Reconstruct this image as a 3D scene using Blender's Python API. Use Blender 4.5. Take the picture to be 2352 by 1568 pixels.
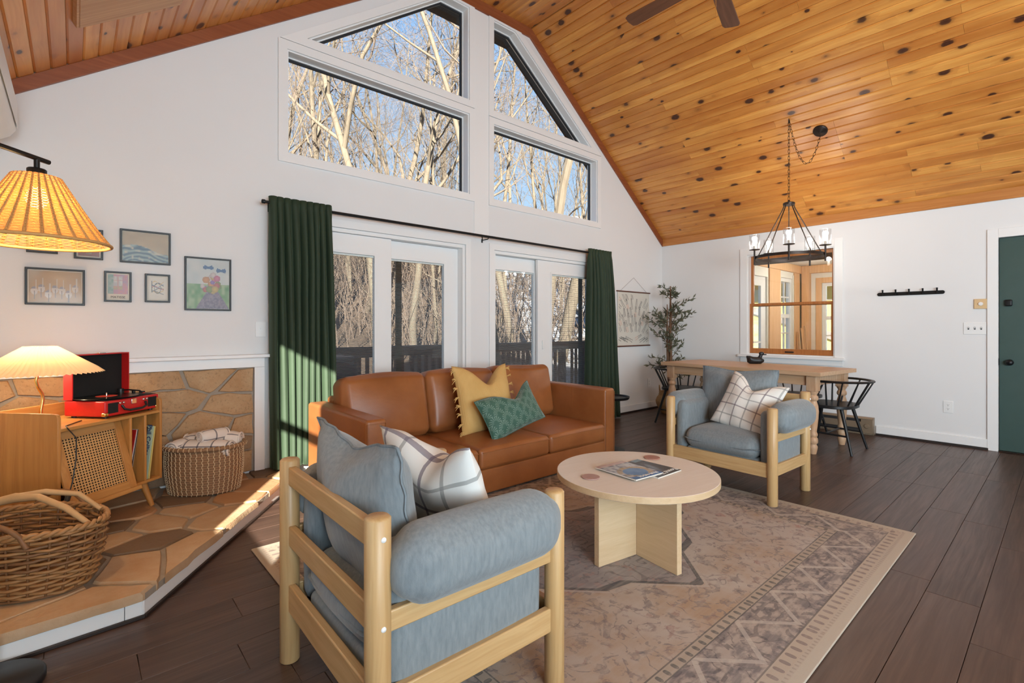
import bpy, bmesh, math, random
import numpy as np
from mathutils import Vector, Matrix
from mathutils.geometry import tessellate_polygon
PI = math.pi
R = math.radians
S = bpy.context.scene
COL = S.collection
for o in list(bpy.data.objects):
    bpy.data.objects.remove(o, do_unlink=True)

# ---------------------------------------------------------------- camera
FPX, HOR, CAMH = 1135.0, 752.0, 1.18
cam = bpy.data.cameras.new('camera')
cam.sensor_fit = 'HORIZONTAL'
cam.sensor_width = 36.0
cam.lens = FPX / 2352.0 * 36.0
cam.shift_y = (HOR - 784.0) / 2352.0
cam.clip_start, cam.clip_end = 0.05, 400.0
camo = bpy.data.objects.new('camera', cam)
COL.objects.link(camo)
camo.location = (-6.59, -4.05, CAMH)
AZ = math.atan((2457.0 - 1176.0) / FPX)
camo.rotation_euler = (PI / 2, 0, AZ - PI / 2)
S.camera = camo
# ---------------------------------------------------------------- view
S.view_settings.view_transform = 'Standard'
S.view_settings.look = 'None'
S.view_settings.gamma = 1.0
S.view_settings.use_curve_mapping = False
S.view_settings.exposure = 0.03
S.cycles.max_bounces = 5
S.cycles.diffuse_bounces = 4
S.cycles.adaptive_threshold = 0.02
S.cycles.glossy_bounces = 3
S.cycles.transparent_max_bounces = 16
S.cycles.caustics_reflective = False
S.cycles.caustics_refractive = False
# ---------------------------------------------------------------- sky
world = bpy.data.worlds.new('sky')
S.world = world
world.use_nodes = True
wn = world.node_tree
wn.nodes.clear()
wo = wn.nodes.new('ShaderNodeOutputWorld')
wb = wn.nodes.new('ShaderNodeBackground')
wc = wn.nodes.new('ShaderNodeTexCoord')
wx = wn.nodes.new('ShaderNodeSeparateXYZ')
wr = wn.nodes.new('ShaderNodeValToRGB')
wr.color_ramp.elements[0].position = 0.0
wr.color_ramp.elements[0].color = (0.62, 0.82, 1.0, 1)
wr.color_ramp.elements[1].position = 0.75
wr.color_ramp.elements[1].color = (0.15, 0.42, 0.90, 1)
wn.links.new(wc.outputs['Generated'], wx.inputs[0])
wn.links.new(wx.outputs['Z'], wr.inputs[0])
wn.links.new(wr.outputs[0], wb.inputs['Color'])
wb.inputs['Strength'].default_value = 1.12
wn.links.new(wb.outputs[0], wo.inputs['Surface'])
# ---------------------------------------------------------------- sun: low winter sun from behind the left corner of the house
sun = bpy.data.lights.new('sun', 'SUN')
sun.energy = 32.0
sun.angle = R(0.6)
sun.color = (1.0, 0.93, 0.82)
suno = bpy.data.objects.new('sun', sun)
COL.objects.link(suno)
suno.rotation_euler = Vector((0.555, 0.83, -0.31)).to_track_quat('-Z', 'Y').to_euler()
# ---------------------------------------------------------------- added fill lights in the unseen half of the room, no windows behind them
def area(name, loc, size, power, direction, col=(1, 1, 1)):
    l = bpy.data.lights.new(name, 'AREA')
    l.shape = 'RECTANGLE'
    l.size, l.size_y = size
    l.energy = power
    l.color = col
    o = bpy.data.objects.new(name, l)
    COL.objects.link(o)
    o.location = loc
    o.rotation_euler = Vector(direction).to_track_quat('-Z', 'Y').to_euler()
    return o
area('back_fill_light', (-3.5, -7.85, 2.0), (5.6, 2.6), 240, (0.5, 1, 0.28), (0.70, 0.885, 1.0))
area('left_fill_light', (-6.98, -6.3, 1.6), (2.6, 1.7), 430, (1, 0.45, 0.42), (0.72, 0.89, 1.0))

# ================================================================ node helper
class NT:
    def __init__(self, m):
        self.t = m.node_tree
        self.o = None
    def n(self, typ, out=0, props=None, **ins):
        nd = self.t.nodes.new('ShaderNode' + typ)
        for k, v in (props or {}).items():
            setattr(nd, k, v)
        for k, v in ins.items():
            key = int(k[1:]) if k[0] == '_' and k[1:].isdigit() else k.replace('_', ' ')
            s = nd.inputs[key]
            if isinstance(v, bpy.types.NodeSocket):
                self.t.links.new(v, s)
            else:
                if isinstance(v, (tuple, list)) and len(v) == 3 and s.type == 'RGBA':
                    v = (*v, 1)
                s.default_value = v
        return nd.outputs[out]
    def m(self, op, a, b=0.0, c=0.0):
        return self.n('Math', props={'operation': op}, _0=a, _1=b, _2=c)
    def vm(self, op, a, b=(0, 0, 0)):
        return self.n('VectorMath', props={'operation': op}, _0=a, _1=b)
    def sep(self, v):
        nd = self.t.nodes.new('ShaderNodeSeparateXYZ')
        self.t.links.new(v, nd.inputs[0])
        return nd.outputs[0], nd.outputs[1], nd.outputs[2]
    def comb(self, x, y, z):
        return self.n('CombineXYZ', X=x, Y=y, Z=z)
    def mix(self, f, a, b, mode='MIX'):
        nd = self.t.nodes.new('ShaderNodeMix')
        nd.data_type = 'RGBA'
        nd.blend_type = mode
        for i, v in ((0, f), (6, a), (7, b)):
            s = nd.inputs[i]
            if isinstance(v, bpy.types.NodeSocket):
                self.t.links.new(v, s)
            else:
                s.default_value = (*v, 1) if isinstance(v, (tuple, list)) and len(v) == 3 else v
        return nd.outputs[2]
    def ramp(self, f, stops, interp='LINEAR'):
        nd = self.t.nodes.new('ShaderNodeValToRGB')
        r = nd.color_ramp
        r.interpolation = interp
        while len(r.elements) < len(stops):
            r.elements.new(0.5)
        for e, (p, c) in zip(r.elements, stops):
            e.position = p
            e.color = (c, c, c, 1) if isinstance(c, (int, float)) else (*c, 1)
        self.t.links.new(f, nd.inputs[0])
        return nd.outputs[0]
    def co(self, which='Object'):
        nd = self.t.nodes.new('ShaderNodeTexCoord')
        return nd.outputs[which]
    def pos(self):
        return self.t.nodes.new('ShaderNodeNewGeometry').outputs['Position']
    def rnd(self):
        return self.t.nodes.new('ShaderNodeObjectInfo').outputs['Random']
    def scale(self, v, s):
        return self.vm('MULTIPLY', v, s)
    def noise(self, v, scale=5.0, detail=3.0, rough=0.55, dist=0.0, out=0):
        return self.n('TexNoise', out=out, Vector=v, Scale=scale, Detail=detail, Roughness=rough, Distortion=dist)
    def bump(self, h, strength=0.3, dist=0.01, normal=None):
        kw = dict(Height=h, Strength=strength, Distance=dist)
        if normal is not None:
            kw['Normal'] = normal
        return self.n('Bump', **kw)
    def box(self, d, lo, hi):
        a = self.m('GREATER_THAN', d, lo)
        b = self.m('LESS_THAN', d, hi)
        return self.m('MULTIPLY', a, b)

def mat(name, color=(0.8, 0.8, 0.8), rough=0.5, metal=0.0, fn=None, **kw):
    m = bpy.data.materials.new(name)
    m.use_nodes = True
    p = m.node_tree.nodes['Principled BSDF']
    p.inputs['Base Color'].default_value = (*color, 1)
    p.inputs['Roughness'].default_value = rough
    p.inputs['Metallic'].default_value = metal
    for k, v in kw.items():
        s = p.inputs[k.replace('_', ' ')]
        s.default_value = (*v, 1) if isinstance(v, (tuple, list)) and len(v) == 3 and s.type == 'RGBA' else v
    if fn:
        for k, v in fn(NT(m)).items():
            m.node_tree.links.new(v, p.inputs[k.replace('_', ' ')])
    return m

# ================================================================ materials
def f_paint(base, var=0.03):
    def f(n):
        v = n.noise(n.pos(), 2.2, 2)
        b2 = tuple(c * (1 - var) for c in base)
        fine = n.noise(n.pos(), 180, 2)
        return {'Base Color': n.mix(v, b2, base), 'Normal': n.bump(fine, 0.06, 0.004)}
    return f
M = {}
M['wall'] = mat('white_wall_paint', (0.80, 0.80, 0.80), 0.75, fn=f_paint((0.80, 0.80, 0.80)))
M['white'] = mat('white_trim_paint', (0.86, 0.86, 0.86), 0.35, fn=f_paint((0.86, 0.86, 0.855), 0.02))

def f_pine(n, across='x', base=(0.70, 0.262, 0.042), light=(0.84, 0.41, 0.10), dark=(0.44, 0.125, 0.018), knots=True):
    p = n.pos()
    r = n.rnd()
    off = n.m('MULTIPLY', r, 57.0)
    x, y, z = n.sep(p)
    cross = n.m('MULTIPLY', x, 1.26)
    v = n.comb(n.m('ADD', cross, off), n.m('ADD', y, n.m('MULTIPLY', off, 3.1)), 0.0)
    wob = n.noise(v, 3.0, 2, out=1)
    vd = n.vm('ADD', v, n.scale(wob, (0.035, 0.0, 0.0)))
    # knots
    kv = n.scale(v, (8.6, 5.4, 1.0))
    vor = n.t.nodes.new('ShaderNodeTexVoronoi')
    vor.inputs['Scale'].default_value = 1.0
    vor.inputs['Randomness'].default_value = 1.0
    n.t.links.new(n.vm('ADD', kv, n.scale(n.noise(v, 25, 2, out=1), (0.10, 0.07, 0))), vor.inputs['Vector'])
    cr, cg, cb = n.sep(vor.outputs['Color'])
    size = n.m('MULTIPLY', n.m('MAXIMUM', n.m('SUBTRACT', cr, 0.15), 0.0), 0.30)
    size = n.m('ADD', size, 0.002)
    d = n.m('DIVIDE', vor.outputs['Distance'], size)
    knot = n.ramp(n.m('MULTIPLY', d, 0.5), [(0.0, 0.9), (0.30, 1.0), (0.47, 0.9), (0.56, 0.30), (0.80, 0.0)])
    halo = n.ramp(n.m('MULTIPLY', d, 0.25), [(0.0, 1.0), (0.9, 0.0)])
    gx = n.m('ADD', n.m('MULTIPLY', n.sep(vd)[0], 1.0), n.m('MULTIPLY', halo, 0.02))
    gv = n.comb(n.m('MULTIPLY', gx, 55.0), n.m('MULTIPLY', n.sep(vd)[1], 1.6), off)
    g = n.noise(gv, 1.0, 3, 0.6, 0.4)
    big = n.noise(n.scale(v, (7.0, 0.7, 1)), 1.0, 2)
    c = n.mix(n.ramp(g, [(0.3, 0.0), (0.75, 1.0)]), light, base)
    c = n.mix(n.ramp(big, [(0.40, 0.0), (0.72, 0.85)]), c, dark)
    c = n.mix(n.m('MULTIPLY', n.m('SUBTRACT', r, 0.25), 0.6), c, dark)
    if knots:
        c = n.mix(n.m('MULTIPLY', halo, 0.45), c, dark)
        c = n.mix(knot, c, (0.055, 0.016, 0.008))
    return {'Base Color': c, 'Normal': n.bump(g, 0.05, 0.003)}
M['pine'] = mat('knotty_pine_boards', rough=0.40, fn=f_pine, Coat_Weight=0.5, Coat_Roughness=0.28)

def f_wood(c1, c2, axis='x', fine=40.0, along=2.0, space='Object', amt=1.0, rand=0.25, bump=0.04):
    def f(n):
        p = n.co('Object') if space == 'Object' else n.pos()
        r = n.rnd()
        p = n.vm('ADD', p, n.comb(n.m('MULTIPLY', r, 31.0), n.m('MULTIPLY', r, 17.0), n.m('MULTIPLY', r, 23.0)))
        w = n.noise(p, 2.5, 2, out=1)
        p = n.vm('ADD', p, n.scale(w, (0.03, 0.03, 0.03)))
        s = [fine, fine, fine]
        s['xyz'.index(axis)] = along
        g = n.noise(n.scale(p, tuple(s)), 1.0, 4, 0.6, 0.6)
        s2 = [fine * 0.18] * 3
        s2['xyz'.index(axis)] = along * 0.4
        g2 = n.noise(n.scale(p, tuple(s2)), 1.0, 2)
        c = n.mix(n.ramp(g, [(0.32, 0.0), (0.68, amt)]), c1, c2)
        c = n.mix(n.m('MULTIPLY', n.ramp(g2, [(0.35, 0.0), (0.7, 1.0)]), 0.45 * amt), c, c2)
        c = n.mix(n.m('MULTIPLY', n.m('SUBTRACT', r, 0.5), rand), c, c2)
        return {'Base Color': c, 'Normal': n.bump(g, bump, 0.003)}
    return f
M['fir_trim'] = mat('stained_fir_trim', rough=0.4, fn=f_wood((0.34, 0.10, 0.035), (0.23, 0.06, 0.02), 'x', 40, 2, 'World'))
M['pine_trim'] = mat('stained_pine_trim', rough=0.4, fn=f_wood((0.58, 0.25, 0.07), (0.46, 0.17, 0.04), 'y', 40, 2, 'World'))
M['sash'] = mat('orange_pine_sash', rough=0.35, fn=f_wood((0.50, 0.20, 0.06), (0.36, 0.12, 0.03), 'z', 40, 3))
M['oak_x'] = mat('light_oak_x', rough=0.42, fn=f_wood((0.61, 0.41, 0.20), (0.48, 0.29, 0.12), 'x', 60, 3))
M['oak_y'] = mat('light_oak_y', rough=0.42, fn=f_wood((0.61, 0.41, 0.20), (0.48, 0.29, 0.12), 'y', 60, 3))
M['oak_z'] = mat('light_oak_z', rough=0.42, fn=f_wood((0.61, 0.41, 0.20), (0.48, 0.29, 0.12), 'z', 60, 3))
M['cab'] = mat('honey_oak_veneer', rough=0.45, fn=f_wood((0.54, 0.265, 0.075), (0.40, 0.17, 0.04), 'z', 35, 2, rand=0.1))
M['cab_x'] = mat('honey_oak_veneer_x', rough=0.42, fn=f_wood((0.56, 0.29, 0.09), (0.43, 0.20, 0.052), 'x', 35, 2, rand=0.1))
M['beech'] = mat('pale_beech_laminate', rough=0.38, fn=f_wood((0.77, 0.70, 0.62), (0.71, 0.63, 0.54), 'x', 70, 5, rand=0.05, amt=0.8))
M['beech_edge'] = mat('pale_beech_base', rough=0.42, fn=f_wood((0.66, 0.49, 0.31), (0.56, 0.39, 0.22), 'x', 60, 4, rand=0.05, amt=0.8))
M['farm'] = mat('whitewashed_pine', rough=0.5, fn=f_wood((0.66, 0.44, 0.28), (0.50, 0.29, 0.16), 'z', 50, 4))
M['farm_y'] = mat('whitewashed_pine_top', rough=0.42, fn=f_wood((0.66, 0.44, 0.28), (0.54, 0.33, 0.18), 'y', 45, 2))
M['fan'] = mat('brown_fan_blade', rough=0.45, fn=f_wood((0.22, 0.085, 0.04), (0.14, 0.05, 0.02), 'x', 50, 3))
M['boxwood'] = mat('tan_plywood', rough=0.5, fn=f_wood((0.62, 0.36, 0.18), (0.47, 0.24, 0.11), 'x', 45, 1.5, rand=0.0))
M['newpine'] = mat('raw_pine_framing', rough=0.6, fn=f_wood((0.80, 0.53, 0.32), (0.68, 0.40, 0.20), 'z', 40, 2))
M['walnut'] = mat('walnut_dowel', rough=0.5, fn=f_wood((0.16, 0.06, 0.035), (0.10, 0.035, 0.02), 'x', 60, 4))

def f_floor(n):
    p = n.pos()
    r = n.rnd()
    x, y, z = n.sep(p)
    v = n.comb(n.m('ADD', x, n.m('MULTIPLY', r, 41.0)), n.m('ADD', y, n.m('MULTIPLY', r, 13.0)), n.m('MULTIPLY', r, 7.0))
    w = n.noise(n.scale(v, (1.2, 5.0, 1)), 1.0, 2, out=1)
    v2 = n.vm('ADD', v, n.scale(w, (0.0, 0.06, 0.0)))
    g = n.noise(n.scale(v2, (2.2, 60.0, 1.0)), 1.0, 4, 0.62, 0.5)
    b = n.noise(n.scale(v2, (1.0, 9.0, 1.0)), 1.0, 3, 0.6, 0.8)
    c = n.mix(n.ramp(g, [(0.30, 0.0), (0.70, 1.0)]), (0.105, 0.060, 0.043), (0.047, 0.025, 0.019))
    c = n.mix(n.ramp(b, [(0.40, 0.0), (0.72, 0.75)]), c, (0.030, 0.016, 0.013))
    c = n.mix(n.m('MULTIPLY', r, 0.35), c, (0.11, 0.066, 0.05))
    return {'Base Color': c, 'Normal': n.bump(g, 0.06, 0.002), 'Roughness': n.m('ADD', n.m('MULTIPLY', g, 0.16), 0.30)}
M['floor'] = mat('dark_walnut_planks', rough=0.4, fn=f_floor)

def f_leather(n):
    p = n.co('Object')
    a = n.noise(p, 3.0, 4, 0.6)
    c = n.mix(n.ramp(a, [(0.3, 0.0), (0.72, 1.0)]), (0.24, 0.078, 0.022), (0.35, 0.125, 0.038))
    v = n.n('TexVoronoi', Vector=p, Scale=260.0)
    cre = n.noise(n.scale(p, (4, 4, 9)), 1.0, 3, 0.6, 1.2)
    h = n.m('ADD', n.m('MULTIPLY', v, 0.25), n.m('MULTIPLY', cre, 2.6))
    return {'Base Color': c, 'Normal': n.bump(h, 0.12, 0.006), 'Roughness': n.m('ADD', n.m('MULTIPLY', a, 0.15), 0.30)}
M['leather'] = mat('cognac_leather', rough=0.38, fn=f_leather)

def f_linen(c1, c2, sc=420.0):
    def f(n):
        p = n.co('Object')
        h = n.noise(p, sc, 2)
        a = n.noise(n.scale(p, (90, 90, 20)), 1.0, 3, 0.6)
        b = n.noise(p, 4.0, 2)
        c = n.mix(n.ramp(a, [(0.3, 0.0), (0.7, 1.0)]), c1, c2)
        return {'Base Color': n.mix(n.m('MULTIPLY', b, 0.3), c, c1), 'Normal': n.bump(n.m('ADD', n.m('MULTIPLY', h, 0.5), n.m('MULTIPLY', b, 2.0)), 0.15, 0.006)}
    return f
M['linen'] = mat('blue_grey_linen', rough=0.85, fn=f_linen((0.165, 0.195, 0.212), (0.24, 0.275, 0.292)), Sheen_Weight=0.25)
M['linen_seam'] = mat('blue_grey_piping', rough=0.85, fn=f_linen((0.16, 0.19, 0.21), (0.23, 0.265, 0.285)))
M['dust'] = mat('dark_blue_deck_cloth', (0.03, 0.04, 0.06), 0.9, fn=f_linen((0.03, 0.04, 0.065), (0.05, 0.06, 0.09)))

def f_velvet(n):
    p = n.pos()
    a = n.noise(n.scale(p, (14, 14, 2.0)), 1.0, 3)
    return {'Base Color': n.mix(a, (0.012, 0.023, 0.010), (0.028, 0.052, 0.025)), 'Normal': n.bump(n.noise(n.scale(p, (6, 6, 14)), 1.0, 3), 0.15, 0.01)}
M['velvet'] = mat('dark_green_velvet', rough=0.75, fn=f_velvet, Sheen_Weight=0.28, Sheen_Roughness=0.35, Sheen_Tint=(0.40, 0.62, 0.38))

def f_mustard(n):
    p = n.co('Object')
    x, y, z = n.sep(p)
    rib = n.m('SINE', n.m('MULTIPLY', x, 700.0))
    a = n.noise(n.scale(p, (6, 30, 6)), 1.0, 3)
    return {'Base Color': n.mix(a, (0.52, 0.30, 0.085), (0.70, 0.45, 0.17)), 'Normal': n.bump(n.m('ADD', n.m('MULTIPLY', rib, 0.3), n.m('MULTIPLY', a, 2.0)), 0.22, 0.006)}
M['mustard'] = mat('mustard_cotton', rough=0.9, fn=f_mustard)

def f_plaid(pitch, w, base=(0.76, 0.73, 0.68), l1=(0.17, 0.13, 0.15), l2=(0.30, 0.29, 0.27)):
    def f(n):
        uv = n.co('UV')
        u, v, _ = n.sep(uv)
        def line(a, ph, ww):
            fr = n.m('FRACT', n.m('ADD', n.m('DIVIDE', a, pitch), ph))
            return n.m('LESS_THAN', fr, ww)
        c = base
        th = n.noise(n.scale(uv, (700, 700, 1)), 1.0, 1)
        c = n.mix(n.m('MULTIPLY', th, 0.18), c, (0.60, 0.57, 0.52))
        for a in (u, v):
            alt = n.m('LESS_THAN', n.m('FRACT', n.m('DIVIDE', a, pitch * 2)), 0.5)
            lc = n.mix(alt, l1, l2)
            c = n.mix(n.m('MULTIPLY', line(a, 0.13, w), 0.72), c, lc)
        return {'Base Color': c, 'Normal': n.bump(th, 0.15, 0.003)}
    return f
M['plaid'] = mat('cream_plaid_cotton', rough=0.9, fn=f_plaid(0.082, 0.12))
M['plaid_big'] = mat('cream_wide_plaid_cotton', rough=0.9, fn=f_plaid(0.115, 0.13, (0.74, 0.73, 0.70), (0.13, 0.10, 0.15), (0.27, 0.27, 0.26)))
M['throw'] = mat('cream_throw_navy_grid', rough=0.95, fn=f_plaid(0.085, 0.11, (0.74, 0.66, 0.60), (0.02, 0.02, 0.05), (0.02, 0.02, 0.05)))

def f_shell(n):
    uv = n.co('UV')
    u, v, _ = n.sep(uv)
    def layer(du, dv):
        a = n.m('ADD', n.m('DIVIDE', u, 0.105), du)
        b = n.m('ADD', n.m('DIVIDE', v, 0.105), dv)
        fa = n.m('SUBTRACT', n.m('FRACT', a), 0.5)
        fb = n.m('SUBTRACT', n.m('FRACT', b), 0.18)
        rr = n.m('SQRT', n.m('ADD', n.m('MULTIPLY', fa, fa), n.m('MULTIPLY', fb, fb)))
        th = n.m('ARCTAN2', fa, fb)
        ray = n.m('GREATER_THAN', n.m('SINE', n.m('MULTIPLY', th, 16.0)), 0.1)
        inr = n.box(rr, 0.14, 0.44)
        fan = n.m('LESS_THAN', n.m('ABSOLUTE', th), 1.9)
        return n.m('MULTIPLY', n.m('MULTIPLY', ray, inr), fan)
    f = n.m('MAXIMUM', layer(0.0, 0.0), layer(0.5, 0.5))
    a = n.noise(uv, 12, 3)
    base = n.mix(a, (0.022, 0.085, 0.058), (0.045, 0.125, 0.088))
    return {'Base Color': n.mix(n.m('MULTIPLY', f, 0.62), base, (0.20, 0.30, 0.245)), 'Normal': n.bump(f, 0.1, 0.003)}
M['shell'] = mat('green_shell_print', rough=0.7, fn=f_shell, Sheen_Weight=0.3)

def f_stone(n):
    p = n.pos()
    r = n.rnd()
    q = n.vm('ADD', p, n.comb(n.m('MULTIPLY', r, 9.0), n.m('MULTIPLY', r, 5.0), r))
    a = n.noise(q, 7.0, 5, 0.65)
    b = n.noise(q, 60.0, 3, 0.6)
    c = n.mix(n.ramp(a, [(0.3, 0.0), (0.7, 1.0)]), (0.50, 0.335, 0.185), (0.41, 0.225, 0.10))
    c = n.mix(n.m('MULTIPLY', n.m('GREATER_THAN', r, 0.72), 0.6), c, (0.17, 0.12, 0.085))
    c = n.mix(n.m('MULTIPLY', n.ramp(b, [(0.25, 1.0), (0.45, 0.0)]), 0.5), c, (0.12, 0.07, 0.04))
    h = n.m('ADD', n.m('MULTIPLY', a, 1.5), b)
    return {'Base Color': c, 'Normal': n.bump(h, 0.45, 0.012)}
M['stone'] = mat('golden_sandstone', rough=0.8, fn=f_stone)
def f_flag(n):
    p = n.pos()
    r = n.rnd()
    q = n.vm('ADD', p, n.comb(n.m('MULTIPLY', r, 9.0), n.m('MULTIPLY', r, 5.0), r))
    a = n.noise(q, 5.0, 5, 0.65)
    b = n.noise(q, 70.0, 3, 0.6)
    c = n.mix(n.ramp(a, [(0.3, 0.0), (0.7, 1.0)]), (0.54, 0.39, 0.25), (0.45, 0.275, 0.145))
    c = n.mix(n.m('MULTIPLY', n.m('GREATER_THAN', r, 0.74), 0.8), c, (0.115, 0.072, 0.045))
    c = n.mix(n.m('MULTIPLY', n.m('LESS_THAN', r, 0.2), 0.6), c, (0.40, 0.19, 0.075))
    return {'Base Color': c, 'Normal': n.bump(n.m('ADD', n.m('MULTIPLY', a, 1.5), b), 0.3, 0.008)}
M['flag'] = mat('hearth_flagstone', rough=0.72, fn=f_flag)
def f_mortar(n):
    a = n.noise(n.pos(), 25.0, 4, 0.7)
    return {'Base Color': n.mix(a, (0.29, 0.235, 0.18), (0.39, 0.335, 0.27)), 'Normal': n.bump(a, 0.5, 0.01)}
M['mortar'] = mat('grey_mortar', rough=0.9, fn=f_mortar)

def simple(name, c1, c2, rough, scale=20.0, bump=0.1, metal=0.0, **kw):
    def f(n):
        a = n.noise(n.co('Object'), scale, 3)
        return {'Base Color': n.mix(a, c1, c2), 'Normal': n.bump(a, bump, 0.003)}
    return mat(name, c1, rough, metal, fn=f, **kw)
M['black'] = simple('black_painted_wood', (0.006, 0.006, 0.007), (0.012, 0.012, 0.013), 0.42, 30, 0.05)
M['blackmetal'] = simple('black_metal', (0.010, 0.010, 0.011), (0.02, 0.02, 0.021), 0.4, 60, 0.03, 0.6)
M['bronze'] = simple('dark_bronze_metal', (0.030, 0.022, 0.019), (0.055, 0.038, 0.03), 0.38, 40, 0.03, 0.7)
M['brass'] = simple('brass', (0.72, 0.45, 0.13), (0.80, 0.54, 0.20), 0.25, 40, 0.02, 1.0)
M['chrome'] = simple('chrome', (0.70, 0.70, 0.72), (0.78, 0.78, 0.80), 0.2, 40, 0.02, 1.0)
M['plastic'] = simple('white_plastic', (0.82, 0.82, 0.81), (0.86, 0.86, 0.85), 0.35, 10, 0.02)
M['slot'] = simple('dark_slot', (0.02, 0.02, 0.02), (0.035, 0.03, 0.03), 0.6)
M['almond'] = simple('almond_plastic', (0.68, 0.47, 0.25), (0.72, 0.51, 0.28), 0.4, 10, 0.02)
M['heater'] = simple('tan_enamel_steel', (0.27, 0.20, 0.135), (0.31, 0.235, 0.16), 0.4, 15, 0.03, 0.3)
M['doorgreen'] = simple('deep_green_door_paint', (0.030, 0.066, 0.058), (0.040, 0.082, 0.072), 0.42, 8, 0.05)
M['red'] = simple('red_leatherette', (0.50, 0.012, 0.012), (0.58, 0.018, 0.018), 0.35, 90, 0.12)
M['blackcloth'] = simple('black_lining', (0.004, 0.004, 0.004), (0.008, 0.008, 0.008), 0.9, 60, 0.1)
M['vinyl'] = mat('black_vinyl', (0.006, 0.006, 0.006), 0.22, fn=lambda n: {'Normal': n.bump(n.m('SINE', n.m('MULTIPLY', n.vm('LENGTH', n.co('Object')) if False else n.noise(n.co('Object'), 8, 1), 300.0)), 0.02, 0.001)})
M['redlabel'] = simple('red_paper', (0.62, 0.05, 0.03), (0.66, 0.07, 0.04), 0.5)
M['coaster'] = simple('terracotta_leather', (0.34, 0.16, 0.115), (0.40, 0.205, 0.16), 0.7, 40, 0.1)
M['coaster2'] = simple('pink_leather', (0.38, 0.23, 0.20), (0.44, 0.28, 0.25), 0.7, 40, 0.1)
M['seagrass'] = simple('seagrass_coil', (0.30, 0.165, 0.085), (0.22, 0.115, 0.055), 0.8, 60, 0.4)
M['cream'] = simple('cream_cotton_cord', (0.66, 0.50, 0.31), (0.58, 0.42, 0.25), 0.85, 80, 0.3)
M['willow'] = simple('brown_willow', (0.26, 0.125, 0.05), (0.16, 0.07, 0.026), 0.6, 30, 0.3)
M['willow_lt'] = simple('honey_willow', (0.42, 0.22, 0.085), (0.30, 0.145, 0.05), 0.55, 30, 0.3)
M['branch'] = simple('peeled_branch', (0.55, 0.36, 0.18), (0.43, 0.26, 0.12), 0.6, 25, 0.2)
M['cane'] = simple('cane_webbing', (0.62, 0.37, 0.15), (0.50, 0.28, 0.10), 0.5, 80, 0.2)
M['olive'] = simple('olive_leaves', (0.075, 0.085, 0.045), (0.15, 0.15, 0.095), 0.55, 9, 0.1)
M['trunk'] = simple('artificial_trunk', (0.12, 0.06, 0.03), (0.20, 0.11, 0.06), 0.8, 30, 0.4)
M['wicker'] = simple('tan_wicker', (0.38, 0.22, 0.09), (0.28, 0.15, 0.055), 0.7, 60, 0.4)
M['paper'] = simple('cream_paper', (0.70, 0.67, 0.60), (0.66, 0.63, 0.56), 0.8, 10, 0.05)
M['ink'] = simple('black_ink', (0.03, 0.03, 0.035), (0.05, 0.05, 0.055), 0.8)
M['inkp'] = simple('peach_ink', (0.75, 0.33, 0.20), (0.70, 0.30, 0.18), 0.8)
M['cord'] = simple('grey_string', (0.30, 0.29, 0.28), (0.36, 0.35, 0.34), 0.8)
M['slat'] = simple('blind_slats', (0.16, 0.135, 0.115), (0.18, 0.15, 0.13), 0.6, 10, 0.0)  # white slats in a dark tone, their backlit shade put into the colour
M['gasket'] = simple('black_gasket', (0.012, 0.014, 0.018), (0.018, 0.02, 0.025), 0.6)
M['eave'] = simple('dark_slate_eave', (0.010, 0.014, 0.020), (0.016, 0.02, 0.028), 0.7, 6, 0.1)
M['deckwood'] = simple('dark_brown_deck_stain', (0.040, 0.020, 0.013), (0.060, 0.032, 0.022), 0.6, 14, 0.15)
M['screen'] = simple('dark_green_screen_frame', (0.012, 0.026, 0.025), (0.016, 0.032, 0.03), 0.5)
M['grill'] = simple('black_vinyl_cover', (0.012, 0.013, 0.015), (0.02, 0.021, 0.024), 0.55, 8, 0.2)
M['shoe'] = simple('dark_shoe_moulding', (0.018, 0.011, 0.009), (0.028, 0.017, 0.013), 0.5, 20, 0.05)
M['stem_green'] = simple('pale_green_paper', (0.42, 0.55, 0.42), (0.46, 0.58, 0.46), 0.6)
M['yellowpaper'] = simple('yellow_paper', (0.66, 0.52, 0.16), (0.70, 0.56, 0.2), 0.6)
M['navyink'] = simple('navy_ink', (0.02, 0.04, 0.12), (0.03, 0.05, 0.15), 0.6)
M['sleeve_dark'] = simple('dark_sleeve', (0.03, 0.016, 0.014), (0.05, 0.028, 0.024), 0.45)
M['sleeve_white'] = simple('white_sleeve', (0.66, 0.62, 0.56), (0.72, 0.69, 0.64), 0.6)
M['sleeve_red'] = simple('red_sleeve', (0.42, 0.012, 0.01), (0.50, 0.016, 0.012), 0.45)
M['rattan'] = simple('rattan_strands', (0.62, 0.34, 0.12), (0.50, 0.25, 0.07), 0.6, 90, 0.2)
M['plaster'] = mat('sunroom_white', (0.82, 0.80, 0.74), 0.8, fn=f_paint((0.84, 0.82, 0.76)))
M['siding'] = mat('yellow_board_siding', rough=0.7, fn=f_wood((0.62, 0.50, 0.16), (0.52, 0.40, 0.11), 'z', 20, 1))
M['shingle'] = simple('grey_brown_shingle', (0.16, 0.13, 0.115), (0.22, 0.185, 0.165), 0.9, 30, 0.4)

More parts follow.
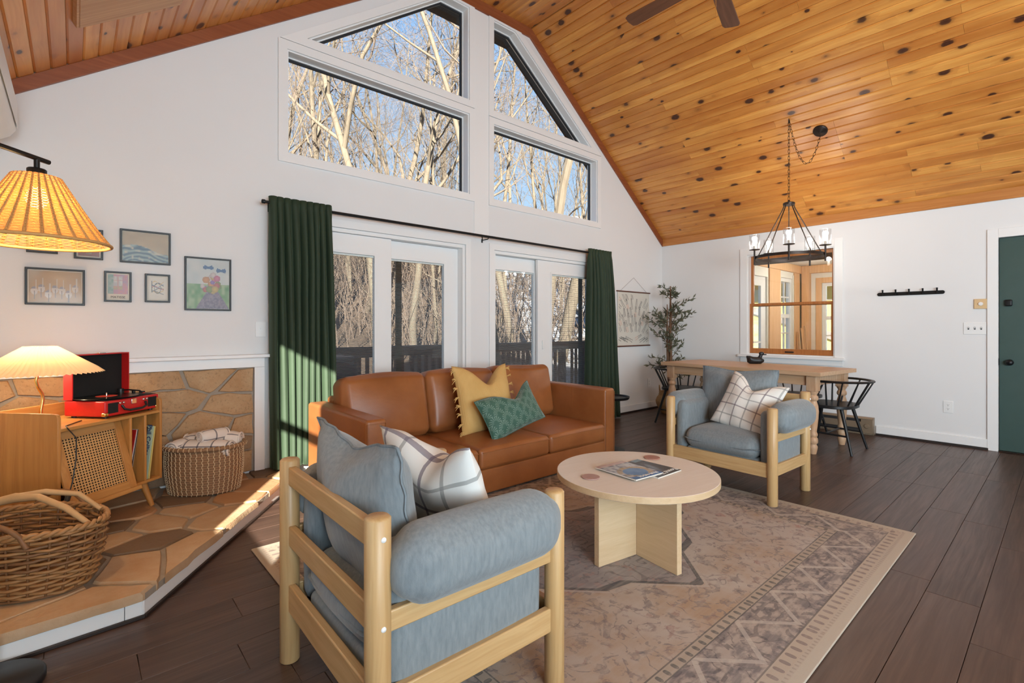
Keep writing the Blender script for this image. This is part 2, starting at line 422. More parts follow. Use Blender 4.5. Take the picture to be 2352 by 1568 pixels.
def f_bark(n):
    p = n.pos()
    a = n.noise(n.scale(p, (5, 5, 1.0)), 1.0, 4, 0.65)
    b = n.noise(n.scale(p, (26, 26, 5)), 1.0, 3, 0.6)
    r = n.rnd()
    c = n.mix(n.ramp(a, [(0.3, 0.0), (0.72, 1.0)]), (0.098, 0.077, 0.053), (0.165, 0.134, 0.096))
    c = n.mix(n.m('MULTIPLY', r, 0.35), c, (0.06, 0.046, 0.034))
    c = n.mix(n.ramp(b, [(0.25, 0.55), (0.45, 0.0)]), c, (0.06, 0.045, 0.035))
    return {'Base Color': c, 'Normal': n.bump(b, 0.5, 0.02)}
M['bark'] = mat('sunlit_bark', rough=0.9, fn=f_bark)
def f_ground(n):
    p = n.pos()
    a = n.noise(p, 0.9, 5, 0.7)
    b = n.noise(p, 9.0, 4, 0.75)
    c = n.mix(n.ramp(b, [(0.3, 0.0), (0.7, 1.0)]), (0.065, 0.042, 0.026), (0.15, 0.10, 0.062))
    x, y, z = n.sep(p)
    sn = n.m('MULTIPLY', n.ramp(a, [(0.42, 0.0), (0.52, 1.0)]), n.ramp(n.m('DIVIDE', n.m('ADD', x, n.m('MULTIPLY', y, -0.6)), 30.0), [(0.0, 0.0), (0.10, 0.9)]))
    return {'Base Color': n.mix(sn, c, (0.62, 0.64, 0.68)), 'Normal': n.bump(b, 0.6, 0.05)}
M['ground'] = mat('leaf_litter_ground', rough=0.95, fn=f_ground)

def glass(name, tint=(1, 1, 1), refl=0.025, rough=0.0):
    m = bpy.data.materials.new(name)
    m.use_nodes = True
    t = m.node_tree
    t.nodes.clear()
    o = t.nodes.new('ShaderNodeOutputMaterial')
    mx = t.nodes.new('ShaderNodeMixShader')
    tr = t.nodes.new('ShaderNodeBsdfTransparent')
    gl = t.nodes.new('ShaderNodeBsdfGlossy')
    n = NT(m)
    lw = t.nodes.new('ShaderNodeLayerWeight')
    lw.inputs['Blend'].default_value = 0.5
    fz_ = n.m('ADD', n.m('MULTIPLY', n.m('POWER', lw.outputs['Facing'], 5.0), 0.9), refl)
    tr.inputs['Color'].default_value = (*tint, 1)
    gl.inputs['Roughness'].default_value = rough
    t.links.new(fz_, mx.inputs[0])
    t.links.new(tr.outputs[0], mx.inputs[1])
    t.links.new(gl.outputs[0], mx.inputs[2])
    t.links.new(mx.outputs[0], o.inputs['Surface'])
    return m
M['glass'] = glass('window_glass', (0.97, 0.985, 0.98))
M['clearglass'] = glass('clear_glass_shade', (0.96, 0.96, 0.96), 0.06)
def emit(name, col, strength):
    m = bpy.data.materials.new(name)
    m.use_nodes = True
    t = m.node_tree
    t.nodes.clear()
    o = t.nodes.new('ShaderNodeOutputMaterial')
    e = t.nodes.new('ShaderNodeEmission')
    e.inputs['Color'].default_value = (*col, 1)
    e.inputs['Strength'].default_value = strength
    t.links.new(e.outputs[0], o.inputs['Surface'])
    return m
M['bulb'] = emit('lit_bulb', (1.0, 0.92, 0.80), 22.0)
M['bulb_warm'] = emit('lit_warm_bulb', (1.0, 0.66, 0.30), 45.0)
def translucent(name, col, tcol, f=0.5):
    m = bpy.data.materials.new(name)
    m.use_nodes = True
    t = m.node_tree
    p = t.nodes['Principled BSDF']
    n = NT(m)
    a = n.noise(n.co('Object'), 60.0, 2)
    t.links.new(n.mix(a, col, tuple(c * 0.9 for c in col)), p.inputs['Base Color'])
    p.inputs['Roughness'].default_value = 0.8
    tr = t.nodes.new('ShaderNodeBsdfTranslucent')
    tr.inputs['Color'].default_value = (*tcol, 1)
    mx = t.nodes.new('ShaderNodeMixShader')
    mx.inputs[0].default_value = f
    o = t.nodes['Material Output']
    t.links.new(p.outputs[0], mx.inputs[1])
    t.links.new(tr.outputs[0], mx.inputs[2])
    t.links.new(mx.outputs[0], o.inputs['Surface'])
    return m
M['pleat'] = translucent('pleated_cotton_shade', (0.80, 0.68, 0.50), (0.85, 0.62, 0.36), 0.55)
M['rattan_shade'] = translucent('rattan_weave', (0.72, 0.46, 0.20), (0.95, 0.66, 0.32), 0.6)
def f_attr(n):
    at = n.t.nodes.new('ShaderNodeAttribute')
    at.attribute_name = 'print'
    return {'Base Color': at.outputs['Color']}
M['print'] = mat('printed_paper', rough=0.55, fn=f_attr)
M['print_gloss'] = mat('glossy_printed_cover', rough=0.25, fn=f_attr)
M['print_glazed'] = mat('print_behind_glass', rough=0.35, fn=f_attr, Coat_Weight=0.12, Coat_Roughness=0.08)
# ================================================================ mesh helpers
class MB:
    def __init__(self):
        self.v, self.f, self.uv, self.col = [], [], {}, {}
    def add(self, vs, fs):
        o = len(self.v)
        self.v.extend([tuple(p) for p in vs])
        self.f.extend([tuple(i + o for i in f) for f in fs])
        return o
    def box(self, x0, y0, z0, x1, y1, z1):
        self.add([(x0, y0, z0), (x1, y0, z0), (x1, y1, z0), (x0, y1, z0), (x0, y0, z1), (x1, y0, z1), (x1, y1, z1), (x0, y1, z1)],
                 [(0, 3, 2, 1), (4, 5, 6, 7), (0, 1, 5, 4), (1, 2, 6, 5), (2, 3, 7, 6), (3, 0, 4, 7)])
        return self
    def obox(self, c, s, rot):
        vs = []
        for dz in (-.5, .5):
            for dx, dy in ((-.5, -.5), (.5, -.5), (.5, .5), (-.5, .5)):
                vs.append(Vector(c) + rot @ Vector((dx * s[0], dy * s[1], dz * s[2])))
        self.add(vs, [(0, 3, 2, 1), (4, 5, 6, 7), (0, 1, 5, 4), (1, 2, 6, 5), (2, 3, 7, 6), (3, 0, 4, 7)])
        return self
    def tube(self, path, r, n=8, caps=True, closed=False, flat=None):
        path = [Vector(p) for p in path]
        k = len(path)
        rs = r if isinstance(r, (list, tuple)) else [r] * k
        o = len(self.v)
        prev = None
        for i, p in enumerate(path):
            a = path[(i - 1) % k] if (closed or i > 0) else p
            b = path[(i + 1) % k] if (closed or i < k - 1) else p
            t = (b - a)
            if t.length < 1e-9:
                t = Vector((0, 0, 1))
            t.normalize()
            if prev is None:
                up = Vector((0, 0, 1)) if abs(t.z) < 0.9 else Vector((1, 0, 0))
                u = t.cross(up).normalized()
            else:
                u = (prev - t * prev.dot(t))
                u = u.normalized() if u.length > 1e-6 else t.orthogonal().normalized()
            prev = u
            w = t.cross(u)
            for j in range(n):
                an = 2 * PI * j / n
                q = p + u * math.cos(an) * rs[i] + w * math.sin(an) * rs[i] * (flat or 1.0)
                self.v.append(tuple(q))
        m = k if closed else k - 1
        for i in range(m):
            i2 = (i + 1) % k
            for j in range(n):
                j2 = (j + 1) % n
                self.f.append((o + i * n + j, o + i * n + j2, o + i2 * n + j2, o + i2 * n + j))
        if caps and not closed:
            self.f.append(tuple(o + j for j in range(n))[::-1])
            self.f.append(tuple(o + (k - 1) * n + j for j in range(n)))
        return self
    def cyl(self, p0, p1, r0, r1=None, n=14):
        return self.tube([p0, p1], [r0, r0 if r1 is None else r1], n)
    def lathe(self, prof, n=24, c=(0, 0, 0), sx=1.0, sy=1.0, caps=True):
        o = len(self.v)
        for r, z in prof:
            for j in range(n):
                a = 2 * PI * j / n
                self.v.append((c[0] + r * math.cos(a) * sx, c[1] + r * math.sin(a) * sy, c[2] + z))
        for i in range(len(prof) - 1):
            for j in range(n):
                j2 = (j + 1) % n
                self.f.append((o + i * n + j, o + i * n + j2, o + (i + 1) * n + j2, o + (i + 1) * n + j))
        if caps:
            if prof[0][0] > 1e-6:
                self.f.append(tuple(o + j for j in range(n))[::-1])
            if prof[-1][0] > 1e-6:
                self.f.append(tuple(o + (len(prof) - 1) * n + j for j in range(n)))
        return self
    def prism(self, outer, lo, hi, plane='xz', holes=()):
        # polygon in a plane, extruded from lo to hi along the third axis
        def P(a, b, c):
            return {'xz': (a, c, b), 'xy': (a, b, c), 'yz': (c, a, b)}[plane]
        loops = [list(outer)] + [list(h) for h in holes]
        flat = [p for l in loops for p in l]
        n = len(flat)
        tri = tessellate_polygon([[Vector((p[0], p[1], 0)) for p in l] for l in loops]) if (holes or n > 4) else None
        o = len(self.v)
        self.v.extend([P(p[0], p[1], lo) for p in flat] + [P(p[0], p[1], hi) for p in flat])
        if tri is None:
            self.f.append(tuple(range(o, o + n)))
            self.f.append(tuple(range(o + n, o + 2 * n))[::-1])
        else:
            for t in tri:
                self.f.append(tuple(o + i for i in t))
                self.f.append(tuple(o + n + i for i in t)[::-1])
        s = 0
        for l in loops:
            k = len(l)
            for i in range(k):
                a, b = o + s + i, o + s + (i + 1) % k
                self.f.append((a, b, b + n, a + n))
            s += k
        return self
    def rbox(self, c, s, r, k=(2, 2, 2), m=3, bulge=(0, 0, 0), fn=None):
        # rounded box, optional pillow-like bulge per axis
        h = [x / 2 for x in s]
        r = min(r, min(h) * 0.98)
        ls = []
        for ax in range(3):
            inn = h[ax] - r
            arc = [inn + r * math.tan(PI / 4 * i / m) for i in range(1, m + 1)]
            mid = [-inn + 2 * inn * i / k[ax] for i in range(k[ax] + 1)]
            ls.append([-a for a in arc[::-1]] + mid + arc)
        idx = {}
        def vert(p):
            key = tuple(round(x, 6) for x in p)
            if key in idx:
                return idx[key]
            q = []
            for ax in range(3):
                inn = h[ax] - r
                q.append(max(-inn, min(inn, p[ax])))
            d = Vector(p) - Vector(q)
            if d.length > 1e-9:
                d = d.normalized() * r
            w = Vector(q) + d
            t = [max(0.0, 1 - (p[a] / h[a]) ** 2) for a in range(3)]
            w.x += bulge[0] * (1 if p[0] > 0 else -1) * t[1] * t[2] * min(1, abs(p[0]) / h[0])
            w.y += bulge[1] * (1 if p[1] > 0 else -1) * t[0] * t[2] * min(1, abs(p[1]) / h[1])
            w.z += bulge[2] * (1 if p[2] > 0 else -1) * t[0] * t[1] * min(1, abs(p[2]) / h[2])
            if fn:
                w = fn(w)
            self.v.append((c[0] + w[0], c[1] + w[1], c[2] + w[2]))
            idx[key] = len(self.v) - 1
            return idx[key]
        for ax in range(3):
            a, b = [(1, 2), (2, 0), (0, 1)][ax]
            for sg in (-1, 1):
                for i in range(len(ls[a]) - 1):
                    for j in range(len(ls[b]) - 1):
                        q = []
                        for (ii, jj) in ((i, j), (i + 1, j), (i + 1, j + 1), (i, j + 1)):
                            p = [0, 0, 0]
                            p[ax] = sg * h[ax]
                            p[a] = ls[a][ii]
                            p[b] = ls[b][jj]
                            q.append(vert(p))
                        self.f.append(tuple(q) if sg > 0 else tuple(q[::-1]))
        return self
    def mesh(self, name, mt, smooth=None, nofix=False):
        me = bpy.data.meshes.new(name)
        me.from_pydata(self.v, [], self.f)
        if len(self.f) < 30000 and not nofix:
            bm = bmesh.new()
            bm.from_mesh(me)
            bmesh.ops.recalc_face_normals(bm, faces=bm.faces)
            bm.to_mesh(me)
            bm.free()
        if self.uv:
            l = me.uv_layers.new(name='UVMap')
            for lp in me.loops:
                l.data[lp.index].uv = self.uv.get(lp.vertex_index, (0, 0))
        me.materials.append(M[mt] if isinstance(mt, str) else mt)
        if smooth is not None:
            me.polygons.foreach_set('use_smooth', [True] * len(me.polygons))
            if smooth < 180:
                me.set_sharp_from_angle(angle=R(smooth))
        me.update()
        return me
    def build(self, name, mt, parent=None, smooth=None, bevel=0, loc=None, rot=None, seg=2):
        me = self.mesh(name, mt, 35 if (bevel and smooth is None) else smooth)
        return link(name, me, parent, loc, rot, bevel, seg)
def link(name, me, parent=None, loc=None, rot=None, bevel=0, seg=2):
    o = bpy.data.objects.new(name, me)
    COL.objects.link(o)
    if parent is not None:
        o.parent = parent
    if loc is not None:
        o.location = loc
    if rot is not None:
        o.rotation_euler = rot
    if bevel:
        b = o.modifiers.new('bevel', 'BEVEL')
        b.width = bevel
        b.segments = seg
        b.limit_method = 'ANGLE'
        b.angle_limit = R(40)
    return o
def tag(o, label, cat, group=None, kind=None):
    if label:
        o['label'] = label
    if cat:
        o['category'] = cat
    if group:
        o['group'] = group
    if kind:
        o['kind'] = kind
    return o
def thing(name, label, cat, loc=(0, 0, 0), rz=0.0, group=None):
    o = bpy.data.objects.new(name, None)
    COL.objects.link(o)
    o.empty_display_size = 0.1
    o.location = loc
    o.rotation_euler = (0, 0, rz)
    return tag(o, label, cat, group)
def struct(name):
    o = bpy.data.objects.new(name, None)
    COL.objects.link(o)
    o['kind'] = 'structure'
    return o
def copy_tree(o, parent=None):
    c = o.copy()
    COL.objects.link(c)
    c.parent = parent
    for ch in [x for x in bpy.data.objects if x.parent == o and x != c]:
        copy_tree(ch, c)
    return c
def box_part(name, mt, parent, x0, y0, z0, x1, y1, z1, bevel=0.0):
    return MB().box(x0, y0, z0, x1, y1, z1).build(name, mt, parent, bevel=bevel)
def inset(poly, d):
    # inset of a convex polygon (either winding)
    n = len(poly)
    ar = sum(poly[i][0] * poly[(i + 1) % n][1] - poly[(i + 1) % n][0] * poly[i][1] for i in range(n))
    sg = 1 if ar > 0 else -1
    out = []
    for i in range(n):
        p0, p1, p2 = Vector(poly[i - 1]), Vector(poly[i]), Vector(poly[(i + 1) % n])
        e1, e2 = (p1 - p0).normalized(), (p2 - p1).normalized()
        n1, n2 = Vector((-e1.y, e1.x)) * sg, Vector((-e2.y, e2.x)) * sg
        b = n1 + n2
        k = d / max(0.12, 1 + n1.dot(n2)) if b.length > 1e-6 else d
        out.append(tuple(p1 + b * k))
    return out
def clip_half(poly, p, nrm):
    out = []
    n = len(poly)
    for i in range(n):
        a, b = Vector(poly[i]), Vector(poly[(i + 1) % n])
        da, db = (a - p).dot(nrm), (b - p).dot(nrm)
        if da <= 0:
            out.append(tuple(a))
        if (da < 0 < db) or (db < 0 < da):
            out.append(tuple(a + (b - a) * (da / (da - db))))
    return out
def cells(outline, seeds):
    res = []
    for i, s in enumerate(seeds):
        poly = list(outline)
        for j, q in enumerate(seeds):
            if i != j and poly:
                a, b = Vector(s), Vector(q)
                poly = clip_half(poly, (a + b) / 2, (b - a))
        if len(poly) > 2:
            res.append(poly)
    return res

# ================================================================ ceiling profile
XL, XR, YB = -7.05, 0.0, -8.0
ZL, ZR, ZF = 2.47, 2.48, 4.555
XFL, XFR = -4.10, -2.727
PROF = [(XL, ZL), (XFL, ZF), (XFR, ZF), (XR, ZR)]
def ceil_z(x):
    for (a, za), (b, zb) in zip(PROF, PROF[1:]):
        if a <= x <= b:
            return za + (zb - za) * (x - a) / (b - a)
    return ZL

# ================================================================ floor
floor = MB().box(XL, YB, -0.06, XR, 0.0, -0.013).build('floor', 'shoe')
floor['kind'] = 'structure'
def plank_mesh(L, W, T, ch=0.002):
    # board with eased top edges, top at z = 0, length along x, origin at one corner
    b = MB()
    xs = ((0, ch), (L, L - ch))
    vs = []
    for x, xi in xs:
        vs += [(x, 0.0006, -T), (x, W - 0.0006, -T), (x, W - 0.0006, -ch), (xi, W - ch, 0), (xi, ch, 0), (x, 0.0006, -ch)]
    b.add(vs, [(0, 5, 4, 3, 2, 1), (6, 7, 8, 9, 10, 11), (4, 10, 9, 3), (5, 11, 10, 4), (3, 9, 8, 2), (0, 6, 11, 5), (2, 8, 7, 1), (1, 7, 6, 0)])
    return b.mesh('floor_plank', 'floor')
rng = random.Random(4)
PW = 0.181
pcache = {}
row = 0
y = 0.0
while y > -4.7:
    x = XL - rng.uniform(0.0, 1.1)
    while x < XR - 0.02:
        L = 1.22
        x0, x1 = max(x, XL), min(x + L, XR)
        ln = round(x1 - x0, 3)
        if ln > 0.03:
            w = min(PW, 4.9 + y)
            if ln not in pcache:
                pcache[ln] = plank_mesh(ln, PW, 0.012)
            link('floor_plank', pcache[ln], floor, (x0, y - PW, 0))
        x += L
    y -= PW
box_part('floor_slab', 'floor', floor, XL, YB, -0.013, XR, y, 0.0)

# ================================================================ walls
def wall(name, outer, holes, lo, hi, plane, mt='wall'):
    o = MB().prism(outer, lo, hi, plane, holes).build(name, mt)
    o['kind'] = 'structure'
    return o
TH = 0.15
W1 = [(-5.195, 3.487), (-3.587, 3.487), (-3.587, 4.43), (-3.875, 4.43)]
W2 = [(-5.348, 2.534), (-3.587, 2.534), (-3.587, 3.350), (-5.348, 3.350)]
W3 = [(-3.267, 3.470), (-1.660, 3.470), (-2.960, 4.43), (-3.267, 4.43)]
W4 = [(-3.267, 2.531), (-1.537, 2.531), (-1.537, 3.331), (-3.267, 3.331)]
D1 = [(-5.36, 0.0), (-3.635, 0.0), (-3.635, 2.015), (-5.36, 2.015)]
D2 = [(-3.265, 0.0), (-1.54, 0.0), (-1.54, 2.0), (-3.265, 2.0)]
lift = lambda P: [(x, max(z, 0.004)) for x, z in P]
wall('wall_gable', [(XL, 0), (XR, 0), (XR, ZR + .1), (XFR, ZF + .1), (XFL, ZF + .1), (XL, ZL + .1)],
     [W1, W2, W3, W4, lift(D1), lift(D2)], 0.0, TH, 'xz')
WR = [(-2.245, 0.832), (-1.256, 0.832), (-1.256, 2.120), (-2.245, 2.120)]
DR = [(-4.52, 0.004), (-3.600, 0.004), (-3.600, 2.035), (-4.52, 2.035)]
wall('wall_right', [(YB, 0), (TH, 0), (TH, ZR + .1), (YB, ZR + .1)], [WR, DR], XR, XR + TH, 'yz')
WLf = [(-3.46, 0.67), (-2.53, 0.67), (-2.53, 2.04), (-3.46, 2.04)]
wall('wall_left', [(YB, 0), (TH, 0), (TH, ZL + .1), (YB, ZL + .1)], [WLf], XL - TH, XL, 'yz')
wall('wall_back', [(XL, 0), (XR, 0), (XR, ZR + .1), (XFR, ZF + .1), (XFL, ZF + .1), (XL, ZL + .1)], [], YB - TH, YB, 'xz')

# ================================================================ ceiling: backing roof slab and single boards
roof = MB()
prof_up = [(x, z + 0.03) for x, z in PROF]
top = [(XR + 0.6, ZR - 0.2 + 0.25), (XFR, ZF + 0.3), (XFL, ZF + 0.3), (XL - 0.6, ZL - 0.2 + 0.25)]
roof.prism([(XL - 0.16, ZL + 0.03 - 0.16 * 0.707), prof_up[0], prof_up[1], prof_up[2], prof_up[3], (XR + 0.6, ZR + 0.03 - 0.6 * 0.761),
            (XR + 0.62, ZR + 0.25 - 0.6 * 0.761), (XFR, ZF + 0.28), (XFL, ZF + 0.28), (XL - 0.17, ZL + 0.25 - 0.16 * 0.707)], YB - TH, TH, 'xz')
ceiling = roof.build('ceiling', 'shingle')
ceiling['kind'] = 'structure'
# roof overhang outside the gable
ov = MB()
ov.prism([(XL - 0.16, ZL - 0.02 - 0.16 * 0.707), (XFL, ZF - 0.05), (XFR, ZF - 0.05), (XR + 0.6, ZR - 0.02 - 0.6 * 0.761),
          (XR + 0.62, ZR + 0.25 - 0.6 * 0.761), (XFR, ZF + 0.28), (XFL, ZF + 0.28), (XL - 0.17, ZL + 0.25 - 0.16 * 0.707)], TH + 0.001, 0.42, 'xz')
eave = ov.build('trim_roof_overhang', 'eave')
eave['kind'] = 'structure'
def board_mesh(L, W, T=0.018, ch=0.0075):
    # V-groove board, face at z = 0 looking down, length along -y from 0, width along x
    vs = []
    for yy in (0.0, -L):
        vs += [(0.0004, yy, T), (W - 0.0004, yy, T), (W - 0.0004, yy, ch * 1.15), (W - ch, yy, 0), (ch, yy, 0), (0.0004, yy, ch * 1.15)]
    b = MB()
    b.add(vs, [(0, 1, 2, 3, 4, 5), (6, 11, 10, 9, 8, 7), (3, 9, 10, 4), (2, 8, 9, 3), (4, 10, 11, 5), (1, 7, 8, 2), (5, 11, 6, 0), (0, 6, 7, 1)])
    return b.mesh('ceiling_board', 'pine')
rng = random.Random(11)
bcache = {}
for (xa, za), (xb, zb) in zip(PROF, PROF[1:]):
    L = math.hypot(xb - xa, zb - za)
    nb = round(L / 0.0885)
    w = L / nb
    ang = -math.atan2(zb - za, xb - xa)
    for i in range(nb):
        px, pz = xa + (xb - xa) * i / nb, za + (zb - za) * i / nb
        yy = 0.0
        end = -5.2 if xa > -6 else -3.4
        first = True
        while yy > end:
            ln = rng.choice([1.0, 1.5, 2.0, 2.5, 3.0]) if first else rng.choice([1.5, 2.0, 2.5, 3.0])
            first = False
            if yy - ln < end + 0.4:
                ln = round(yy - end, 2)
            key = (round(w, 5), ln)
            if key not in bcache:
                bcache[key] = board_mesh(ln - 0.0012, w)
            link('ceiling_board', bcache[key], ceiling, (px, yy, pz), (0, ang, 0))
            yy -= ln
    # unseen rest of the slope behind the camera
    q = MB()
    q.add([(xa, end, za + .002), (xb, end, zb + .002), (xb, YB, zb + .002), (xa, YB, za + .002)], [(0, 1, 2, 3)])
    q.build('ceiling_panel', 'pine', ceiling)

# stained trim along the gable and the eave wall
tr = MB()
lower = [(x, z - 0.09) for x, z in PROF]
lower = [(XL, ZL - 0.085), (XFL + 0.012, ZF - 0.105), (XFR - 0.012, ZF - 0.105), (XR, ZR - 0.092)]
for i in range(3):
    o = MB().prism([PROF[i], PROF[i + 1], lower[i + 1], lower[i]], -0.022, -0.0005, 'xz').build('trim_board', 'fir_trim', bevel=0.002)
    o.name = 'trim_%d' % (i + 1)
    o['kind'] = 'structure'
o = MB().prism([(XR, ZR - 0.09), (XR, ZR), (XR - 0.02, ZR + 0.012), (XR - 0.02, ZR - 0.09)], YB, -0.0225, 'xz').build('trim_4', 'pine_trim', bevel=0.002)
o['kind'] = 'structure'

# baseboards
def baseboard(name, x0, y0, x1, y1):
    b = MB().box(x0, y0, 0.022, x1, y1, 0.105).build(name, 'white', bevel=0.003)
    b['kind'] = 'structure'
    dx, dy = (x1 - x0) > (y1 - y0), (x1 - x0) <= (y1 - y0)
    box_part('shoe_moulding', 'shoe', b, x0 - (0.006 if dy else 0), y0 - (0.006 if dx else 0), 0.0005, x1, y1, 0.022)  # dark quarter-round; its colour also draws the shadow gap under the baseboard
baseboard('baseboard_gable', -1.46, -0.014, -0.0005, -0.0005)
baseboard('baseboard_right', -0.014, -3.53, -0.0005, -2.64)

# ================================================================ gable windows
def gable_window(n, P, cas=0.066, deep=0.095):
    w = struct('window_%d' % n)
    inn = inset(P, 0.012)
    MB().prism(inset(P, -cas), -0.016, -0.0006, 'xz', [P]).build('casing', 'white', w, bevel=0.002)
    MB().prism(inset(P, 0.0006), 0.0, TH, 'xz', [inn]).build('jamb', 'white', w)
    st = inset(P, 0.022)
    MB().prism(inset(P, 0.0126), deep - 0.012, deep + 0.02, 'xz', [st]).build('stop', 'white', w)
    g1 = inset(P, 0.040)
    MB().prism(st, deep, deep + 0.018, 'xz', [g1]).build('gasket', 'gasket', w)
    MB().prism(inset(P, 0.030), deep + 0.004, deep + 0.009, 'xz').build('pane', 'glass', w)
for i, P in enumerate((W1, W2, W3, W4)):
    gable_window(i + 1, P)
# flat post between the two window groups
pb = MB().box(-3.523, -0.006, 2.095, -3.333, -0.0006, 4.44).build('trim_5', 'white', bevel=0.002)
pb['kind'] = 'structure'

# ================================================================ sliding doors with blinds inside the glass
def sliding_door(n, P, panels, screen=None, hw=0.062):
    x0, x1, zt = P[0][0], P[1][0], P[2][1]
    d = struct('door_%d' % n)
    MB().prism([(x0 - hw, 0.0), (x0 - hw, zt + hw + .005), (x1 + hw, zt + hw + .005), (x1 + hw, 0.0), (x1, 0.0), (x1, zt), (x0, zt), (x0, 0.0)][::-1], -0.018, -0.0006, 'xz').build('casing', 'white', d, bevel=0.002)
    fr = MB()
    fr.box(x0 + .001, 0.0, 0.005, x0 + 0.03, TH, zt - .001)
    fr.box(x1 - 0.03, 0.0, 0.005, x1 - .001, TH, zt - .001)
    fr.box(x0 + 0.03, 0.0, zt - 0.035, x1 - 0.03, TH, zt - .001)
    fr.box(x0 + 0.03, 0.0, 0.005, x1 - 0.03, TH, 0.03)
    fr.build('frame', 'white', d, bevel=0.002)
    for (px0, px1, gx0, gx1, yf) in panels:
        gz0, gz1 = 0.22, 1.812
        pz0, pz1 = 0.032, zt - 0.037
        p = MB().prism([(px0, pz0), (px1, pz0), (px1, pz1), (px0, pz1)], yf, yf + 0.04, 'xz',
                       [[(gx0, gz0), (gx1, gz0), (gx1, gz1), (gx0, gz1)]]).build('door_panel', 'white', d, bevel=0.003)
        MB().prism([(gx0 - 0.025, gz0 - 0.025), (gx1 + 0.025, gz0 - 0.025), (gx1 + 0.025, gz1 + 0.025), (gx0 - 0.025, gz1 + 0.025)], yf - 0.006, yf - 0.0005, 'xz',
                   [[(gx0, gz0), (gx1, gz0), (gx1, gz1), (gx0, gz1)]]).build('glazing_bead', 'white', p, bevel=0.002)
        box_part('pane', 'glass', p, gx0, yf + 0.008, gz0, gx1, yf + 0.011, gz1)
        box_part('blind_headrail', 'plastic', p, gx0 + 0.002, yf + 0.013, gz1 - 0.016, gx1 - 0.002, yf + 0.028, gz1 - 0.001)
        s = MB()
        z = gz0 + 0.012
        while z < gz1 - 0.02:
            a = 0.0026
            s.add([(gx0 + .004, yf + .014, z - a), (gx1 - .004, yf + .014, z - a), (gx1 - .004, yf + .0265, z + a), (gx0 + .004, yf + .0265, z + a),
                   (gx0 + .004, yf + .014, z - a + .0007), (gx1 - .004, yf + .014, z - a + .0007), (gx1 - .004, yf + .0265, z + a + .0007), (gx0 + .004, yf + .0265, z + a + .0007)],
                  [(0, 3, 2, 1), (4, 5, 6, 7), (0, 1, 5, 4), (2, 3, 7, 6)])
            z += 0.0118
        so = s.build('blind_slats', 'slat', p)
        so['kind'] = 'stuff'
    return d
d1 = sliding_door(1, D1, [(-5.33, -4.440, -5.215, -4.606, 0.022), (-4.555, -3.666, -4.446, -3.836, 0.082)])
d2 = sliding_door(2, D2, [(-3.236, -2.40, -3.212, -2.594, 0.082), (-2.585, -1.571, -2.352, -1.70, 0.022)])
box_part('screen_stile', 'screen', d1, -4.335, 0.132, 0.04, -4.275, 0.15, 1.97)
box_part('screen_stile', 'screen', d2, -1.735, 0.128, 0.04, -1.675, 0.146, 1.95)
box_part('door_latch', 'plastic', d2, -2.52, 0.008, 0.93, -2.495, 0.022, 1.03, 0.003)

# ================================================================ window in the right wall (double hung, orange pine sashes)
w5 = struct('window_5')
for (a, b, c, d) in ((-2.33, 0.8315, -2.2455, 2.21), (-1.2555, 0.8315, -1.165, 2.21), (-2.245, 2.1205, -1.256, 2.21)):
    box_part('casing', 'white', w5, -0.016, a, b, -0.0006, c, d, 0.002)
box_part('sill', 'white', w5, -0.05, -2.35, 0.800, 0.06, -1.145, 0.831, 0.003)
box_part('apron', 'white', w5, -0.014, -2.33, 0.735, -0.0006, -1.165, 0.7995, 0.002)
MB().prism(inset(WR, 0.0006), 0.0, TH, 'yz', [inset(WR, 0.014)]).build('jamb', 'white', w5)
def sash(x0, y0, y1, z0, z1, top, bot, side=0.033):
    s = MB().prism([(y0, z0), (y1, z0), (y1, z1), (y0, z1)], x0, x0 + 0.032, 'yz', [[(y0 + side, z0 + bot), (y1 - side, z0 + bot), (y1 - side, z1 - top), (y0 + side, z1 - top)]]).build('sash', 'sash', w5, bevel=0.003)
    box_part('pane', 'glass', s, x0 + 0.014, y0 + side, z0 + bot, x0 + 0.018, y1 - side, z1 - top)
    return s
sash(0.075, -2.231, -1.27, 1.452, 2.106, 0.04, 0.03)
ls = sash(0.035, -2.231, -1.27, 0.848, 1.492, 0.034, 0.065)
box_part('sash_lift', 'bronze', ls, 0.022, -1.80, 0.868, 0.034, -1.70, 0.885, 0.002)

# ================================================================ green entry door
dr = struct('door_3')
for (a, b, c, d) in ((-4.61, 0.0005, -4.5205, 2.12), (-3.5995, 0.0005, -3.523, 2.12), (-4.52, 2.0355, -3.60, 2.12)):
    box_part('casing', 'white', dr, -0.016, a, b, -0.0006, c, d, 0.002)
box_part('door_leaf', 'doorgreen', dr, 0.012, -4.515, 0.012, 0.052, -3.605, 2.030, 0.002)
box_part('door_stop', 'slot', dr, 0.056, -4.519, 0.006, 0.10, -3.601, 2.034)
box_part('threshold', 'bronze', dr, -0.02, -4.515, 0.001, 0.10, -3.605, 0.011, 0.002)
kp = MB().rbox((0, 0, 0), (0.028, 0.052, 0.062), 0.012).build('lock_keypad', 'blackmetal', dr, 40, loc=(-0.004, -3.668, 1.412))
kb = MB().lathe([(0.0, -0.062), (0.016, -0.06), (0.026, -0.052), (0.029, -0.042), (0.024, -0.03), (0.012, -0.022), (0.011, -0.01), (0.027, -0.008), (0.028, 0.0)], 20).build('door_knob', 'blackmetal', dr, 40, loc=(0.0115, -3.676, 0.852), rot=(0, PI / 2, 0))
box_part('strike_plate', 'blackmetal', dr, -0.003, -3.606, 0.825, 0.012, -3.600, 0.885)

